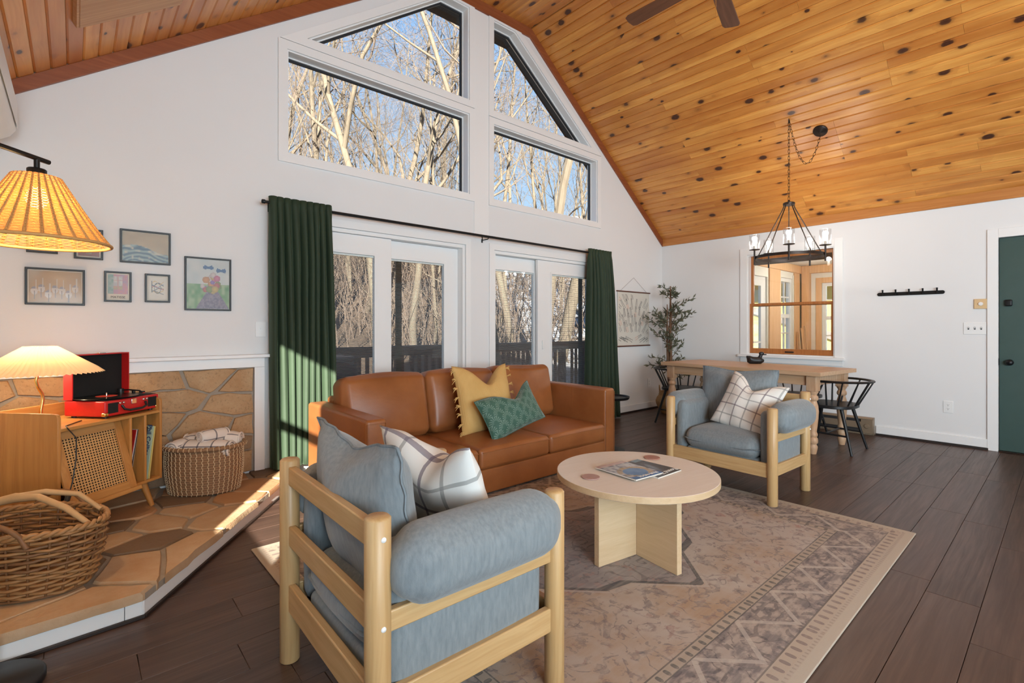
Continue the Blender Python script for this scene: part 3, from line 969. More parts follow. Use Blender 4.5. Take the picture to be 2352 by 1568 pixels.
# ================================================================ left wall window (lets in the low sun)
w6 = struct('window_6')
MB().prism(inset(WLf, 0.0006), XL - TH, XL, 'yz', [inset(WLf, 0.012)]).build('jamb', 'white', w6)
MB().prism(inset(WLf, -0.07), XL + 0.0006, XL + 0.016, 'yz', [WLf]).build('casing', 'white', w6)
box_part('meeting_rail', 'white', w6, XL - 0.10, -3.447, 1.37, XL - 0.06, -2.543, 1.43)
box_part('pane', 'glass', w6, XL - 0.085, -3.447, 0.683, XL - 0.08, -2.543, 2.027)
# ================================================================ hearth platform
HZ = 0.11
HP = [(XL + 0.002, -0.001), (XL + 0.002, -1.60), (-6.374, -1.555), (-5.30, -0.13), (-5.30, -0.001)]
hearth = thing('hearth_platform', 'low flagstone hearth platform with white riser in the left corner', 'hearth', (0, 0, 0))
MB().prism(HP, 0.072, 0.100, 'xy').build('mortar_bed', 'mortar', hearth)
rng = random.Random(21)
def stone_mesh(poly, lo, hi, plane, depthsign=1, ins=0.011, rough=0.006, seed=0):
    rg = random.Random(seed)
    gx_, gy_ = sum(a for a, _ in poly) / len(poly), sum(b for _, b in poly) / len(poly)
    p = []
    for a, b in poly:
        dd = math.hypot(a - gx_, b - gy_)
        kk = max(0.35, 1 - 1.35 * ins / max(dd, 1e-4))
        p.append((gx_ + (a - gx_) * kk, gy_ + (b - gy_) * kk))
    # subdivide the outline and roughen it
    q = []
    n = len(p)
    for i in range(n):
        a, b = Vector(p[i]), Vector(p[(i + 1) % n])
        k = max(1, int((b - a).length / 0.07))
        for j in range(k):
            t = j / k
            c = a.lerp(b, t)
            q.append((c.x + rg.uniform(-rough, rough), c.y + rg.uniform(-rough, rough)))
    cx, cy = sum(a for a, _ in q) / len(q), sum(b for _, b in q) / len(q)
    m = MB()
    def P(a, b, c):
        return {'xz': (a, c, b), 'xy': (a, b, c)}[plane]
    k = len(q)
    vs = [P(a, b, lo) for a, b in q] + [P(a, b, lo + (hi - lo) * 0.65) for a, b in q]
    vs += [P(cx + (a - cx) * 0.955, cy + (b - cy) * 0.955, hi + rg.uniform(-.001, .001)) for a, b in q]
    fs = [(i, (i + 1) % k, k + (i + 1) % k, k + i) for i in range(k)]
    fs += [(k + i, k + (i + 1) % k, 2 * k + (i + 1) % k, 2 * k + i) for i in range(k)]
    fs += [tuple(range(2 * k, 3 * k))]
    m.add(vs, fs)
    return m
seeds = []
tries = 0
while len(seeds) < 30 and tries < 4000:
    tries += 1
    x, y = rng.uniform(XL, -5.3), rng.uniform(-1.6, 0)
    ok = all((x - a) ** 2 + (y - b) ** 2 > 0.17 ** 2 for a, b in seeds)
    # inside the outline
    ins = True
    for i in range(len(HP)):
        a, b = Vector(HP[i]), Vector(HP[(i + 1) % len(HP)])
        e = b - a
        if (e.x * (y - a.y) - e.y * (x - a.x)) < 0:
            ins = False
    if ok and ins:
        seeds.append((x, y))
for i, c in enumerate(cells(inset(HP, -0.012), seeds)):
    stone_mesh(c, 0.0745, HZ + rng.uniform(-0.002, 0.003), 'xy', seed=i).build('flagstone', 'flag', hearth, 40)
# white riser boards
def riser(a, b, z0, z1, t, name, mt, off):
    a, b = Vector(a), Vector(b)
    e = (b - a).normalized()
    nn = Vector((-e.y, e.x)) * off
    m = MB()
    c = [(a + nn), (b + nn), (b + nn + Vector((-e.y, e.x)) * t), (a + nn + Vector((-e.y, e.x)) * t)]
    m.prism([tuple(p) for p in c], z0, z1, 'xy').build(name, mt, hearth, bevel=0.002)
riser(HP[1], (-6.44, -1.559), 0.0, 0.0715, 0.02, 'riser_board', 'white', 0.008)
riser((-6.438, -1.559), HP[2], 0.0, 0.0715, 0.02, 'riser_board', 'white', 0.008)
riser(HP[2], HP[3], 0.0, 0.0715, 0.02, 'riser_board', 'white', 0.008)
riser(HP[1], HP[2], 0.0005, 0.014, 0.012, 'shoe_moulding', 'shoe', -0.006)
riser(HP[2], HP[3], 0.0005, 0.014, 0.012, 'shoe_moulding', 'shoe', -0.006)

# ================================================================ stone surround with white mantel
sur = thing('fireplace_surround', 'golden stone fireplace wall framed by a white mantel shelf', 'fireplace', (0, 0, 0))
SX0, SX1, SZ0, SZ1 = XL + 0.002, -5.590, HZ + 0.006, 0.886
box_part('mortar_backing', 'mortar', sur, SX0, -0.014, SZ0, SX1, -0.001, SZ1)
rng = random.Random(5)
seeds = []
KZ = 2.1      # cells are drawn in a stretched space so that the stones lie wider than high
tries = 0
while len(seeds) < 26 and tries < 5000:
    tries += 1
    x, z = rng.uniform(SX0, SX1), rng.uniform(SZ0, SZ1) * KZ
    if all(math.hypot(x - a, z - b) > 0.215 + 0.06 * hash((int(a * 50), 3)) % 2 * 0.1 for a, b in seeds):
        seeds.append((x, z))
for i, c in enumerate(cells([(SX0, SZ0 * KZ), (SX1, SZ0 * KZ), (SX1, SZ1 * KZ), (SX0, SZ1 * KZ)], seeds)):
    c = [(a, b / KZ) for a, b in c]
    stone_mesh(c, -0.014, -0.030 + rng.uniform(-.006, .004), 'xz', ins=0.0085, rough=0.007, seed=100 + i).build('stone', 'stone', sur, 40)
box_part('mantel_shelf', 'white', sur, XL + 0.002, -0.085, 0.9585, -5.49, -0.0006, 0.982, 0.003)
box_part('frieze_board', 'white', sur, XL + 0.002, -0.04, 0.8865, -5.518, -0.0006, 0.958, 0.002)
box_part('side_post', 'white', sur, -5.588, -0.04, HZ + 0.006, -5.518, -0.0006, 0.886, 0.002)
# ================================================================ wooden box on the left ceiling slope
sl = math.atan2(ZF - ZL, XFL - XL)
xa, xb = -6.587, -6.140
cx = (xa + xb) / 2
Lb = (xb - xa) / math.cos(sl)
bx = thing('ceiling_cover_box', 'tan plywood cover box fixed to the left ceiling slope', 'box', (cx, -1.06, ceil_z(cx)))
bx.rotation_euler = (0, -sl, 0)
MB().box(-Lb / 2, -0.5, -0.034, Lb / 2, 0.5, -0.002).build('cover_panel', 'boxwood', bx, bevel=0.003)
for sg in (-1, 1):
    MB().box(sg * Lb / 2 + (0.0005 if sg > 0 else -0.0125), -0.5, -0.030, sg * Lb / 2 + (0.0125 if sg > 0 else -0.0005), 0.5, -0.002).build('side_batten', 'boxwood', bx)
# ================================================================ wall air conditioner
ac = thing('wall_air_conditioner', 'white wall-mounted air conditioner at the upper left edge', 'air conditioner', (XL, -0.86, 2.16))
prof = [(0.0005, 0.0), (0.05, -0.005), (0.10, 0.005), (0.16, 0.028), (0.20, 0.055), (0.222, 0.09), (0.228, 0.13), (0.226, 0.24), (0.215, 0.265), (0.19, 0.275), (0.0005, 0.275)]
MB().prism(prof, -0.62, 0.62, 'xz').build('casing', 'plastic', ac, 50, bevel=0.006)
MB().prism([(0.105, 0.0), (0.165, 0.024), (0.16, 0.03), (0.10, 0.008)], -0.58, 0.58, 'xz').build('louver', 'plastic', ac)
MB().prism([(0.2292, 0.10), (0.2305, 0.10), (0.2292, 0.235), (0.228, 0.235)], -0.60, 0.60, 'xz').build('front_panel', 'plastic', ac)
# ================================================================ soft goods helpers
def pillow(w, h, t, n=22, chop=0.0, flange=0.0, seed=0, wr=0.004, pinch=0.06, soft=0.5, skew=0.0):
    # upright pillow: x width, z height from 0, y thickness; UV in metres
    rg = random.Random(seed)
    ph = [rg.uniform(0, 6.28) for _ in range(6)]
    b = MB()
    fw, fh = flange / (w / 2), flange / (h / 2)
    us = [-1 + 2 * i / n for i in range(n + 1)]
    def pt(u, v, sg):
        ui, vi = u, v
        fl = 0.0
        if flange:
            lim_u, lim_v = 1 - fw, 1 - fh
            ui = max(-1, min(1, u / lim_u))
            vi = max(-1, min(1, v / lim_v))
        a = max(0.0, 1 - ui * ui) * max(0.0, 1 - vi * vi)
        th = t / 2 * a ** soft
        x = w / 2 * u * (1 - pinch * (1 - v * v))
        z = h / 2 * v * (1 - pinch * (1 - u * u))
        if chop:
            g = math.exp(-((u - skew) / 0.42) ** 2)
            z -= chop * g * max(0, (v + 0.35) / 1.35) ** 2
            th *= 1 + 0.35 * g * max(0, v) * (1 - max(0, v) ** 4)
            th -= 0.012 * math.exp(-((u - skew) / 0.07) ** 2) * max(0, v) * a
        wv = wr * a ** 0.3 * (math.sin(7 * u + 3 * v + ph[0]) + math.sin(5 * v - 4 * u + ph[1]) * 0.8 + 0.5 * math.sin(13 * u * v + ph[2]))
        y = sg * (th + 0.0022) + wv * (0.6 if sg > 0 else 1.0)
        if flange and a <= 0:
            y += 0.004 * math.sin(18 * u + ph[3]) + 0.004 * math.sin(17 * v + ph[4])
        return (x, y, h / 2 + z)
    grid = {}
    for sg in (-1, 1):
        for i, u in enumerate(us):
            for j, v in enumerate(us):
                b.v.append(pt(u, v, sg))
                k = len(b.v) - 1
                grid[(sg, i, j)] = k
                b.uv[k] = (w / 2 * (u + 1), h / 2 * (v + 1))
        for i in range(n):
            for j in range(n):
                q = (grid[(sg, i, j)], grid[(sg, i + 1, j)], grid[(sg, i + 1, j + 1)], grid[(sg, i, j + 1)])
                b.f.append(q if sg < 0 else q[::-1])
    ring = [(i, 0) for i in range(n)] + [(n, j) for j in range(n)] + [(n - i, n) for i in range(n)] + [(0, n - j) for j in range(n)]
    for a in range(len(ring)):
        p, q = ring[a], ring[(a + 1) % len(ring)]
        b.f.append((grid[(-1, *q)], grid[(-1, *p)], grid[(1, *p)], grid[(1, *q)]))
    b.edge = [pt(us[i], us[j], 0.0) for i, j in ring]
    return b

# ================================================================ rug
def f_rug(n):
    p = n.co('Object')
    x, y, z = n.sep(p)
    hx, hy = 1.445, 1.145
    ax, ay = n.m('ABSOLUTE', x), n.m('ABSOLUTE', y)
    d = n.m('MINIMUM', n.m('SUBTRACT', hx, ax), n.m('SUBTRACT', hy, ay))
    mirror = n.comb(ax, ay, 0.0)
    warp = n.noise(mirror, 5.0, 3, out=1)
    mv = n.vm('ADD', mirror, n.scale(warp, (0.05, 0.05, 0.0)))
    # field
    fade = n.noise(p, 1.5, 5, 0.65)
    stri = n.noise(n.scale(p, (3.0, 45.0, 1)), 1.0, 3, 0.6)
    tan, pale, grey, dark, rose = (0.36, 0.245, 0.165), (0.42, 0.355, 0.31), (0.165, 0.14, 0.14), (0.050, 0.052, 0.060), (0.33, 0.155, 0.13)
    field = n.mix(n.ramp(fade, [(0.40, 0.0), (0.58, 1.0)]), tan, pale)
    # motifs: branching outlines from two cell patterns
    v1 = n.n('TexVoronoi', props={'feature': 'DISTANCE_TO_EDGE'}, Vector=mv, Scale=5.5)
    line1 = n.m('LESS_THAN', v1, 0.034)
    nz = n.noise(mv, 9.0, 3, 0.6)
    patch = n.m('GREATER_THAN', nz, 0.50)
    iso = n.m('ABSOLUTE', n.m('SUBTRACT', n.m('FRACT', n.m('MULTIPLY', n.noise(mirror, 4.2, 2.5, 0.55, 0.3), 9.0)), 0.5))
    nz2 = n.noise(n.vm('ADD', mirror, (3.1, 1.7, 0)), 16.0, 3, 0.7)
    vine = n.m('MAXIMUM', n.m('MULTIPLY', line1, patch), n.m('MULTIPLY', n.m('LESS_THAN', iso, 0.075), n.m('GREATER_THAN', nz2, 0.44)))
    blot_ = n.ramp(nz2, [(0.56, 0.0), (0.60, 1.0)])
    vo = n.t.nodes.new('ShaderNodeTexVoronoi')
    vo.inputs['Scale'].default_value = 11.0
    vo.distance = 'MANHATTAN'
    n.t.links.new(n.vm('ADD', mirror, n.scale(n.noise(mirror, 22, 2, out=1), (0.055, 0.055, 0))), vo.inputs['Vector'])
    cr, cg, cb = n.sep(vo.outputs['Color'])
    leaf = n.m('MULTIPLY', n.m('LESS_THAN', vo.outputs['Distance'], n.m('MULTIPLY', cr, 0.52)), n.m('GREATER_THAN', cg, 0.35))
    core = n.m('MULTIPLY', n.m('LESS_THAN', vo.outputs['Distance'], n.m('MULTIPLY', cr, 0.12)), n.m('GREATER_THAN', cg, 0.3))
    worn = n.ramp(n.noise(p, 30.0, 4, 0.7), [(0.36, 0.15), (0.58, 0.85)])
    field = n.mix(n.m('MULTIPLY', vine, n.m('MULTIPLY', worn, 0.85)), field, grey)
    field = n.mix(n.m('MULTIPLY', n.m('MULTIPLY', leaf, worn), 0.75), field, n.mix(n.m('GREATER_THAN', cb, 0.55), grey, n.mix(n.m('GREATER_THAN', cb, 0.8), dark, rose)))
    field = n.mix(n.m('MULTIPLY', core, 0.7), field, dark)
    field = n.mix(n.m('MULTIPLY', n.m('MULTIPLY', blot_, worn), 0.75), field, n.mix(cg, (0.12, 0.115, 0.125), (0.27, 0.16, 0.14)))
    # medallion with stepped outline
    step = n.m('MULTIPLY', n.m('PINGPONG', n.m('ADD', ax, n.m('MULTIPLY', ay, 0.4)), 0.13), 0.9)
    md = n.m('ADD', n.m('ADD', n.m('DIVIDE', ax, 0.86), n.m('DIVIDE', ay, 0.60)), step)
    inm = n.m('LESS_THAN', md, 1.0)
    edge = n.box(md, 0.985, 1.04)
    edge2 = n.box(md, 1.05, 1.085)
    med = n.mix(n.ramp(fade, [(0.4, 0.0), (0.65, 1.0)]), (0.20, 0.165, 0.16), (0.33, 0.285, 0.265))
    med = n.mix(n.m('MULTIPLY', n.m('MULTIPLY', leaf, worn), 0.7), med, (0.17, 0.13, 0.135))
    med = n.mix(n.m('MULTIPLY', vine, 0.6), med, (0.11, 0.09, 0.095))
    med = n.mix(n.m('MULTIPLY', blot_, 0.5), med, (0.34, 0.20, 0.17))
    field = n.mix(inm, field, med)
    field = n.mix(n.m('MULTIPLY', edge, 0.8), field, dark)
    field = n.mix(n.m('MULTIPLY', edge2, 0.6), field, pale)
    # wide border
    s = n.mix(n.m('GREATER_THAN', n.m('SUBTRACT', hx, ax), n.m('SUBTRACT', hy, ay)), ay, ax)
    s = n.sep(n.vm('ADD', s, (0, 0, 0)))[0]
    bc = n.comb(n.m('MULTIPLY', s, 1.0), n.m('MULTIPLY', d, 1.0), 0.0)
    pp = n.m('PINGPONG', s, 0.17)
    tri = n.m('ABSOLUTE', n.m('SUBTRACT', n.m('SUBTRACT', d, 0.13), n.m('MULTIPLY', pp, 1.0)))
    zig = n.m('LESS_THAN', tri, 0.014)
    bq = n.noise(n.scale(bc, (14, 22, 1)), 1.0, 3, 0.6)
    bord = n.mix(n.ramp(bq, [(0.42, 0.0), (0.58, 1.0)]), (0.175, 0.145, 0.14), (0.36, 0.29, 0.245))
    bord = n.mix(n.m('MULTIPLY', n.m('MULTIPLY', leaf, worn), 0.7), bord, (0.12, 0.10, 0.11))
    bord = n.mix(n.m('MULTIPLY', vine, 0.6), bord, (0.09, 0.075, 0.08))
    bord = n.mix(n.m('MULTIPLY', zig, 0.55), bord, (0.50, 0.43, 0.37))
    c = n.mix(n.box(d, 0.11, 0.305), field, bord)
    def guard(c, lo, hi, per, base, ink):
        q = n.m('MULTIPLY', n.m('SINE', n.m('MULTIPLY', s, per)), n.m('SINE', n.m('MULTIPLY', n.m('SUBTRACT', d, lo), PI / (hi - lo))))
        g = n.mix(n.m('MULTIPLY', n.m('GREATER_THAN', q, 0.35), 0.7), base, ink)
        return n.mix(n.box(d, lo, hi), c, g)
    c = guard(c, 0.305, 0.345, 130.0, (0.36, 0.285, 0.22), dark)
    c = guard(c, 0.055, 0.105, 115.0, (0.40, 0.32, 0.25), (0.16, 0.12, 0.12))
    for lo, hi in ((0.105, 0.111), (0.303, 0.308), (0.345, 0.351)):
        c = n.mix(n.m('MULTIPLY', n.box(d, lo, hi), 0.7), c, dark)
    c = n.mix(n.m('LESS_THAN', d, 0.038), c, (0.42, 0.355, 0.285))
    c = guard(c, 0.038, 0.056, 260.0, (0.40, 0.33, 0.265), (0.28, 0.22, 0.18))
    c = n.mix(n.m('MULTIPLY', n.ramp(stri, [(0.42, 0.0), (0.72, 0.38)]), 1.0), c, (0.43, 0.36, 0.305))
    fine = n.noise(p, 420.0, 2)
    return {'Base Color': c, 'Normal': n.bump(fine, 0.4, 0.004)}
M['rug'] = mat('faded_persian_rug', rough=0.95, fn=f_rug)
rug = thing('area_rug', 'large faded beige and grey patterned rug under the coffee table', 'rug', (-4.445, -2.325, 0))
MB().rbox((0, 0, 0.0055), (2.89, 2.29, 0.0095), 0.004, (1, 1, 1), 2).build('pile', 'rug', rug, 60)

# ================================================================ sofa
sofa = thing('sofa', 'cognac brown leather three-seat sofa in front of the glass doors', 'sofa', (-4.165, -0.895, 0))
SW, SF, SB = 1.17, -0.475, 0.475
MB().rbox((0, 0.0, 0.108), (2 * SW - 0.26, 0.93, 0.172), 0.015, (4, 2, 1), 2).build('base', 'leather', sofa, 50)
for sg in (-1, 1):
    a = MB().rbox((sg * (SW - 0.067), 0.0, 0.333), (0.134, 0.95, 0.622), 0.022, (1, 4, 3), 3, (0.004, 0, 0.004)).build('arm', 'leather', sofa, 60)
    st = MB()
    st.tube([(sg * (SW - 0.067) - 0.058, -0.4755, 0.04), (sg * (SW - 0.067) - 0.058, -0.4755, 0.618), (sg * (SW - 0.067) + 0.058, -0.4755, 0.618), (sg * (SW - 0.067) + 0.058, -0.4755, 0.04)], 0.0025, 5)
    st.tube([(sg * (SW - 0.067) - sg * 0.0685, -0.1, 0.20), (sg * (SW - 0.067) - sg * 0.0685, -0.1, 0.63)], 0.0022, 5)
    st.build('seam', 'leather', a, 60)
MB().rbox((0, 0.40, 0.40), (2 * SW - 0.27, 0.15, 0.56), 0.03, (4, 1, 2), 3).build('back_frame', 'leather', sofa, 60)
cw = (2 * SW - 0.268) / 3
rg = random.Random(3)
for i in range(3):
    cx = -SW + 0.134 + cw * (i + 0.5)
    sc = MB().rbox((cx, -0.085, 0.268), (cw - 0.006, 0.79, 0.146), 0.030, (6, 6, 2), 3, (0.0, 0.010, 0.045)).build('seat_cushion', 'leather', sofa, 180)
    MB().tube([(cx - cw / 2 + 0.02, -0.488, 0.318), (cx, -0.499, 0.326), (cx + cw / 2 - 0.02, -0.488, 0.318)], 0.003, 5).build('welt', 'leather', sc, 60)
    b = MB()
    seedph = rg.uniform(0, 6)
    def sag(w, ph=seedph):
        w = Vector(w)
        w.y += 0.012 * math.sin(5 * w.x + ph) * (0.3 + w.z)
        w.z += 0.010 * math.sin(6 * w.x + ph) * (1 if w.z > 0.1 else 0)
        return w
    b.rbox((0, 0, 0.25), (cw - 0.004, 0.215, 0.485), 0.060, (6, 2, 6), 4, (0.004, 0.055, 0.012), sag)
    b.build('back_cushion', 'leather', sofa, 180, loc=(cx, 0.215, 0.335), rot=(R(-11), 0, R(rg.uniform(-1.5, 1.5))))
for sx in (-1, 1):
    for sy in (-1, 1):
        MB().cyl((sx * 1.0, sy * 0.38, 0.0), (sx * 1.0, sy * 0.38, 0.03), 0.03, n=12).build('foot', 'walnut', sofa, 40)

# ================================================================ sofa pillows
py = pillow(0.53, 0.55, 0.19, 24, chop=0.155, seed=2, wr=0.006, skew=0.08)
yp = thing('throw_pillow', 'mustard yellow cotton pillow with tassel fringe propped on the sofa', 'pillow', (-4.135, -1.03, 0.352))
yp.rotation_euler = (R(-17), 0, R(-3))
pm = py.build('cover', 'mustard', yp, 180)
tas = MB()
rg = random.Random(8)
for sx in (-1, 1):
    for i in range(8):
        z = 0.03 + 0.068 * i
        x0 = sx * 0.262
        for k in range(4):
            a = rg.uniform(-0.5, 0.5)
            tas.tube([(x0 - sx * 0.012, -0.012, z), (x0 + sx * (0.012 + 0.012 * rg.random()), -0.016 - 0.008 * rg.random(), z + a * 0.03), (x0 + sx * (0.024 + 0.01 * rg.random()), -0.01, z - 0.012 + a * 0.05)], [0.004, 0.0035, 0.001], 5)
tas.build('tassel_fringe', 'mustard', yp, 60)['kind'] = 'stuff'
pg = pillow(0.56, 0.33, 0.16, 24, chop=0.095, seed=5, wr=0.004, skew=0.25)
gp = thing('throw_pillow', 'dark green lumbar pillow with shell print leaning on the mustard pillow', 'pillow', (-4.02, -1.25, 0.398))
gp.rotation_euler = (R(-26), R(-13), R(1))
pg.build('cover', 'shell', gp, 180)
MB().tube(pg.edge, 0.004, 5, closed=True).build('piping', 'shell', gp, 60)

# ================================================================ wooden lounge chairs with linen cushions
def armchair(name, label, loc, rz, W, D, seed):
    t = thing(name, label, 'armchair', loc, rz)
    hb, hf, r = 0.715, 0.648, 0.033
    for sx in (-1, 1):
        MB().lathe([(0.001, 0), (r - .004, 0.0), (r, 0.004), (r, hb - .006), (r - .006, hb), (0.001, hb)], 20).build('leg', 'oak_z', t, 50, loc=(sx * W / 2, D / 2, 0))
        MB().lathe([(0.001, 0), (r - .004, 0.0), (r, 0.004), (r, hf - .006), (r - .006, hf), (0.001, hf)], 20).build('leg', 'oak_z', t, 50, loc=(sx * W / 2, -D / 2, 0))
        # side rails
        MB().box(sx * W / 2 - .012, -D / 2 + .025, 0.420, sx * W / 2 + .012, D / 2 - .025, 0.474).build('arm_rail', 'oak_y', t, bevel=0.004)
        MB().box(sx * W / 2 - .013, -D / 2 + .025, 0.195, sx * W / 2 + .013, D / 2 - .025, 0.272).build('seat_rail', 'oak_y', t, bevel=0.004)
        for z in (0.665, 0.448):
            MB().lathe([(0.0, -0.004), (0.0055, -0.003), (0.007, 0.0)], 12).build('bolt_cap', 'plastic', t, 60, loc=(sx * (W / 2 + r), D / 2, z), rot=(0, -sx * PI / 2, 0))
    x0 = W / 2 - .026
    MB().box(-x0, D / 2 - .013, 0.628, x0, D / 2 + .013, 0.692).build('top_rail', 'oak_x', t, bevel=0.004)
    MB().box(-x0, D / 2 - .012, 0.415, x0, D / 2 + .012, 0.485).build('back_rail', 'oak_x', t, bevel=0.004)
    MB().box(-x0, D / 2 - .013, 0.185, x0, D / 2 + .013, 0.280).build('seat_rail', 'oak_x', t, bevel=0.004)
    MB().box(-x0, -D / 2 - .013, 0.185, x0, -D / 2 + .013, 0.280).build('seat_rail', 'oak_x', t, bevel=0.004)
    MB().box(-x0, -D / 2 + .014, 0.200, x0, D / 2 - .014, 0.216).build('seat_deck', 'dust', t)
    # arm cushions: pad inside the rails and a fat roll over the arm
    for sx in (-1, 1):
        MB().rbox((sx * (W / 2 - .058), 0.0, 0.418), (0.096, D - 0.075, 0.40), 0.040, (2, 5, 4), 3, (0.012, 0.006, 0.0)).build('arm_pad', 'linen', t, 180)
        def roll(w, s=sx):
            w = Vector(w)
            f = max(0.0, (-w.z - 0.02) / 0.10)
            w.x += s * 0.012 * (1 - min(1, f))
            return w
        c = MB().rbox((sx * (W / 2 + .005), 0.0, 0.573), (0.180, D - 0.078, 0.198), 0.080, (2, 6, 2), 4, (0.006, 0.018, 0.006), roll).build('arm_roll', 'linen', t, 180)
        for sy in (-1, 1):
            pts = []
            for k in range(28):
                a = 2 * PI * k / 28
                pts.append((sx * (W / 2 + .013) + 0.077 * math.sin(a), sy * (D / 2 - 0.078), 0.573 + 0.085 * math.cos(a)))
            MB().tube(pts, 0.004, 6, closed=True).build('piping', 'linen_seam', c, 60)
    # seat cushion with piped edge
    sw = W - 0.215
    MB().rbox((0, 0.0, 0.250), (sw - 0.01, D - 0.06, 0.062), 0.02, (2, 2, 1), 3).build('seat_pad', 'linen', t, 180)
    s = MB().rbox((0, -0.015, 0.352), (sw, D - 0.02, 0.145), 0.066, (6, 6, 1), 4, (0.0, 0.018, 0.036)).build('seat_cushion', 'linen', t, 180)
    hw, hd = sw / 2 + .004, (D - 0.02) / 2 + .008
    ring = []
    for k in range(40):
        a = 2 * PI * k / 40
        c_, s_ = math.cos(a), math.sin(a)
        e = 0.22
        ring.append((hw * abs(c_) ** e * (1 if c_ > 0 else -1), -0.015 + hd * abs(s_) ** e * (1 if s_ > 0 else -1), 0.347 + 0.004 * math.sin(5 * a)))
    MB().tube(ring, 0.0085, 6, closed=True, flat=0.6).build('piping', 'linen_seam', s, 60)
    # tall loose back cushion with flange
    bc = pillow(W - (0.10 if seed == 1 else 0.155), 0.50, 0.20, 26, flange=0.018, seed=seed, wr=0.007, pinch=0.045, soft=0.42, chop=0.045 if seed == 1 else 0.018)
    b = bc.build('back_cushion', 'linen', t, 180, loc=(0 if seed == 1 else -0.085, D / 2 - (0.165 if seed == 1 else 0.125), 0.365), rot=(R(-9), 0, 0))
    MB().tube(bc.edge, 0.0045, 6, closed=True).build('piping', 'linen_seam', b, 60)
    return t
armchair('lounge_chair', 'light oak lounge chair with blue-grey linen cushions seen from behind', (-5.712, -2.568, 0), R(89), 0.705, 0.62, 1)
armchair('lounge_chair', 'light oak lounge chair with blue-grey linen cushions facing the camera beyond the coffee table', (-2.868, -2.385, 0), R(-92.5), 0.76, 0.535, 6)
pp = pillow(0.50, 0.45, 0.17, 24, chop=0.075, seed=12, wr=0.005, skew=-0.2)
o = thing('throw_pillow', 'cream pillow with wide grey check on the near lounge chair', 'pillow', (-5.545, -2.575, 0.398))
o.rotation_euler = (R(-22), R(0), R(95))
pp.build('cover', 'plaid_big', o, 180)
pp = pillow(0.42, 0.43, 0.16, 24, chop=0.10, seed=14, wr=0.005)
o = thing('throw_pillow', 'cream pillow with thin grey check on the far lounge chair', 'pillow', (-2.955, -2.425, 0.425))
o.rotation_euler = (R(-27), R(13), R(-95))
pp.build('cover', 'plaid', o, 180)

# ================================================================ coffee table and what lies on it
ct = thing('coffee_table', 'round pale beech coffee table on a crossed panel base', 'table', (-4.405, -2.555, 0.011), R(-9))
CTZ = 0.425
MB().lathe([(0.0005, CTZ - 0.032), (0.404, CTZ - 0.032), (0.4068, CTZ - 0.029), (0.4068, CTZ - 0.0015), (0.4055, CTZ), (0.0005, CTZ)], 72).build('tabletop', 'beech', ct, 40)
MB().lathe([(0.4070, CTZ - 0.030), (0.4082, CTZ - 0.029), (0.4082, CTZ - 0.002), (0.4070, CTZ - 0.001), (0.4070, CTZ - 0.030)], 72, caps=False).build('edge_band', 'beech_edge', ct, 40)
MB().box(-0.272, -0.0165, 0.0, 0.272, 0.0165, CTZ - 0.0325).build('base_panel', 'beech_edge', ct, bevel=0.002)
MB().box(-0.275, -0.0165, 0.0, -0.017, 0.0165, CTZ - 0.0325).build('base_panel', 'beech_edge', ct, bevel=0.002, rot=(0, 0, PI / 2))
MB().box(0.017, -0.0165, 0.0, 0.275, 0.0165, CTZ - 0.0325).build('base_panel', 'beech_edge', ct, bevel=0.002, rot=(0, 0, PI / 2))
TZ = CTZ + 0.011 + 0.0006
for (x, y, m_, lb) in ((-4.672, -2.474, 'coaster2', 'round pinkish leather coaster near the left edge of the coffee table'), (-4.125, -2.47, 'coaster', 'round terracotta leather coaster at the back of the coffee table')):
    c = MB().lathe([(0.0005, 0.0), (0.044, 0.0), (0.0455, 0.002), (0.0455, 0.004), (0.044, 0.0055), (0.0005, 0.0055)], 32).build('coaster', m_, None, 40, loc=(x, y, TZ))
    tag(c, lb, 'coaster', 'leather coasters on the coffee table')
def text_mesh(s, size, mt, parent, loc, rot, ext=0.0004, align='CENTER', bold=False):
    cu = bpy.data.curves.new('lettering', 'FONT')
    cu.body = s
    cu.size = size
    cu.align_x = align
    cu.align_y = 'CENTER'
    cu.extrude = ext
    if bold:
        cu.offset = size * 0.02
    tmp = bpy.data.objects.new('lettering', cu)
    COL.objects.link(tmp)
    dg = bpy.context.evaluated_depsgraph_get()
    me = bpy.data.meshes.new_from_object(tmp.evaluated_get(dg))
    bpy.data.objects.remove(tmp)
    me.materials.clear()
    me.materials.append(M[mt])
    return link('lettering', me, parent, loc, rot)
def print_grid(w, h, nx, ny, fn, mt, name, parent, loc=(0, 0, 0), rot=(0, 0, 0), relief=None):
    # flat printed sheet in local x (width) / y (height), one colour per face corner
    xs = np.linspace(-w / 2, w / 2, nx + 1)
    ys = np.linspace(-h / 2, h / 2, ny + 1)
    vs = [(x, y, relief(x / w, y / h) if relief else 0.0) for y in ys for x in xs]
    fs = []
    for j in range(ny):
        for i in range(nx):
            a = j * (nx + 1) + i
            fs.append((a, a + 1, a + nx + 2, a + nx + 1))
    me = bpy.data.meshes.new(name)
    me.from_pydata(vs, [], fs)
    at = me.color_attributes.new('print', 'FLOAT_COLOR', 'CORNER')
    cols = np.ones((len(fs), 4, 4))
    for j in range(ny):
        for i in range(nx):
            cols[j * nx + i, :, :3] = [0.82 * q for q in fn((i + 0.5) / nx, (j + 0.5) / ny)]
    at.data.foreach_set('color', cols.ravel())
    me.materials.append(M[mt])
    return link(name, me, parent, loc, rot)
def hsh(i, j, s=0):
    v = math.sin(i * 127.1 + j * 311.7 + s * 74.7) * 43758.5453
    return v - math.floor(v)
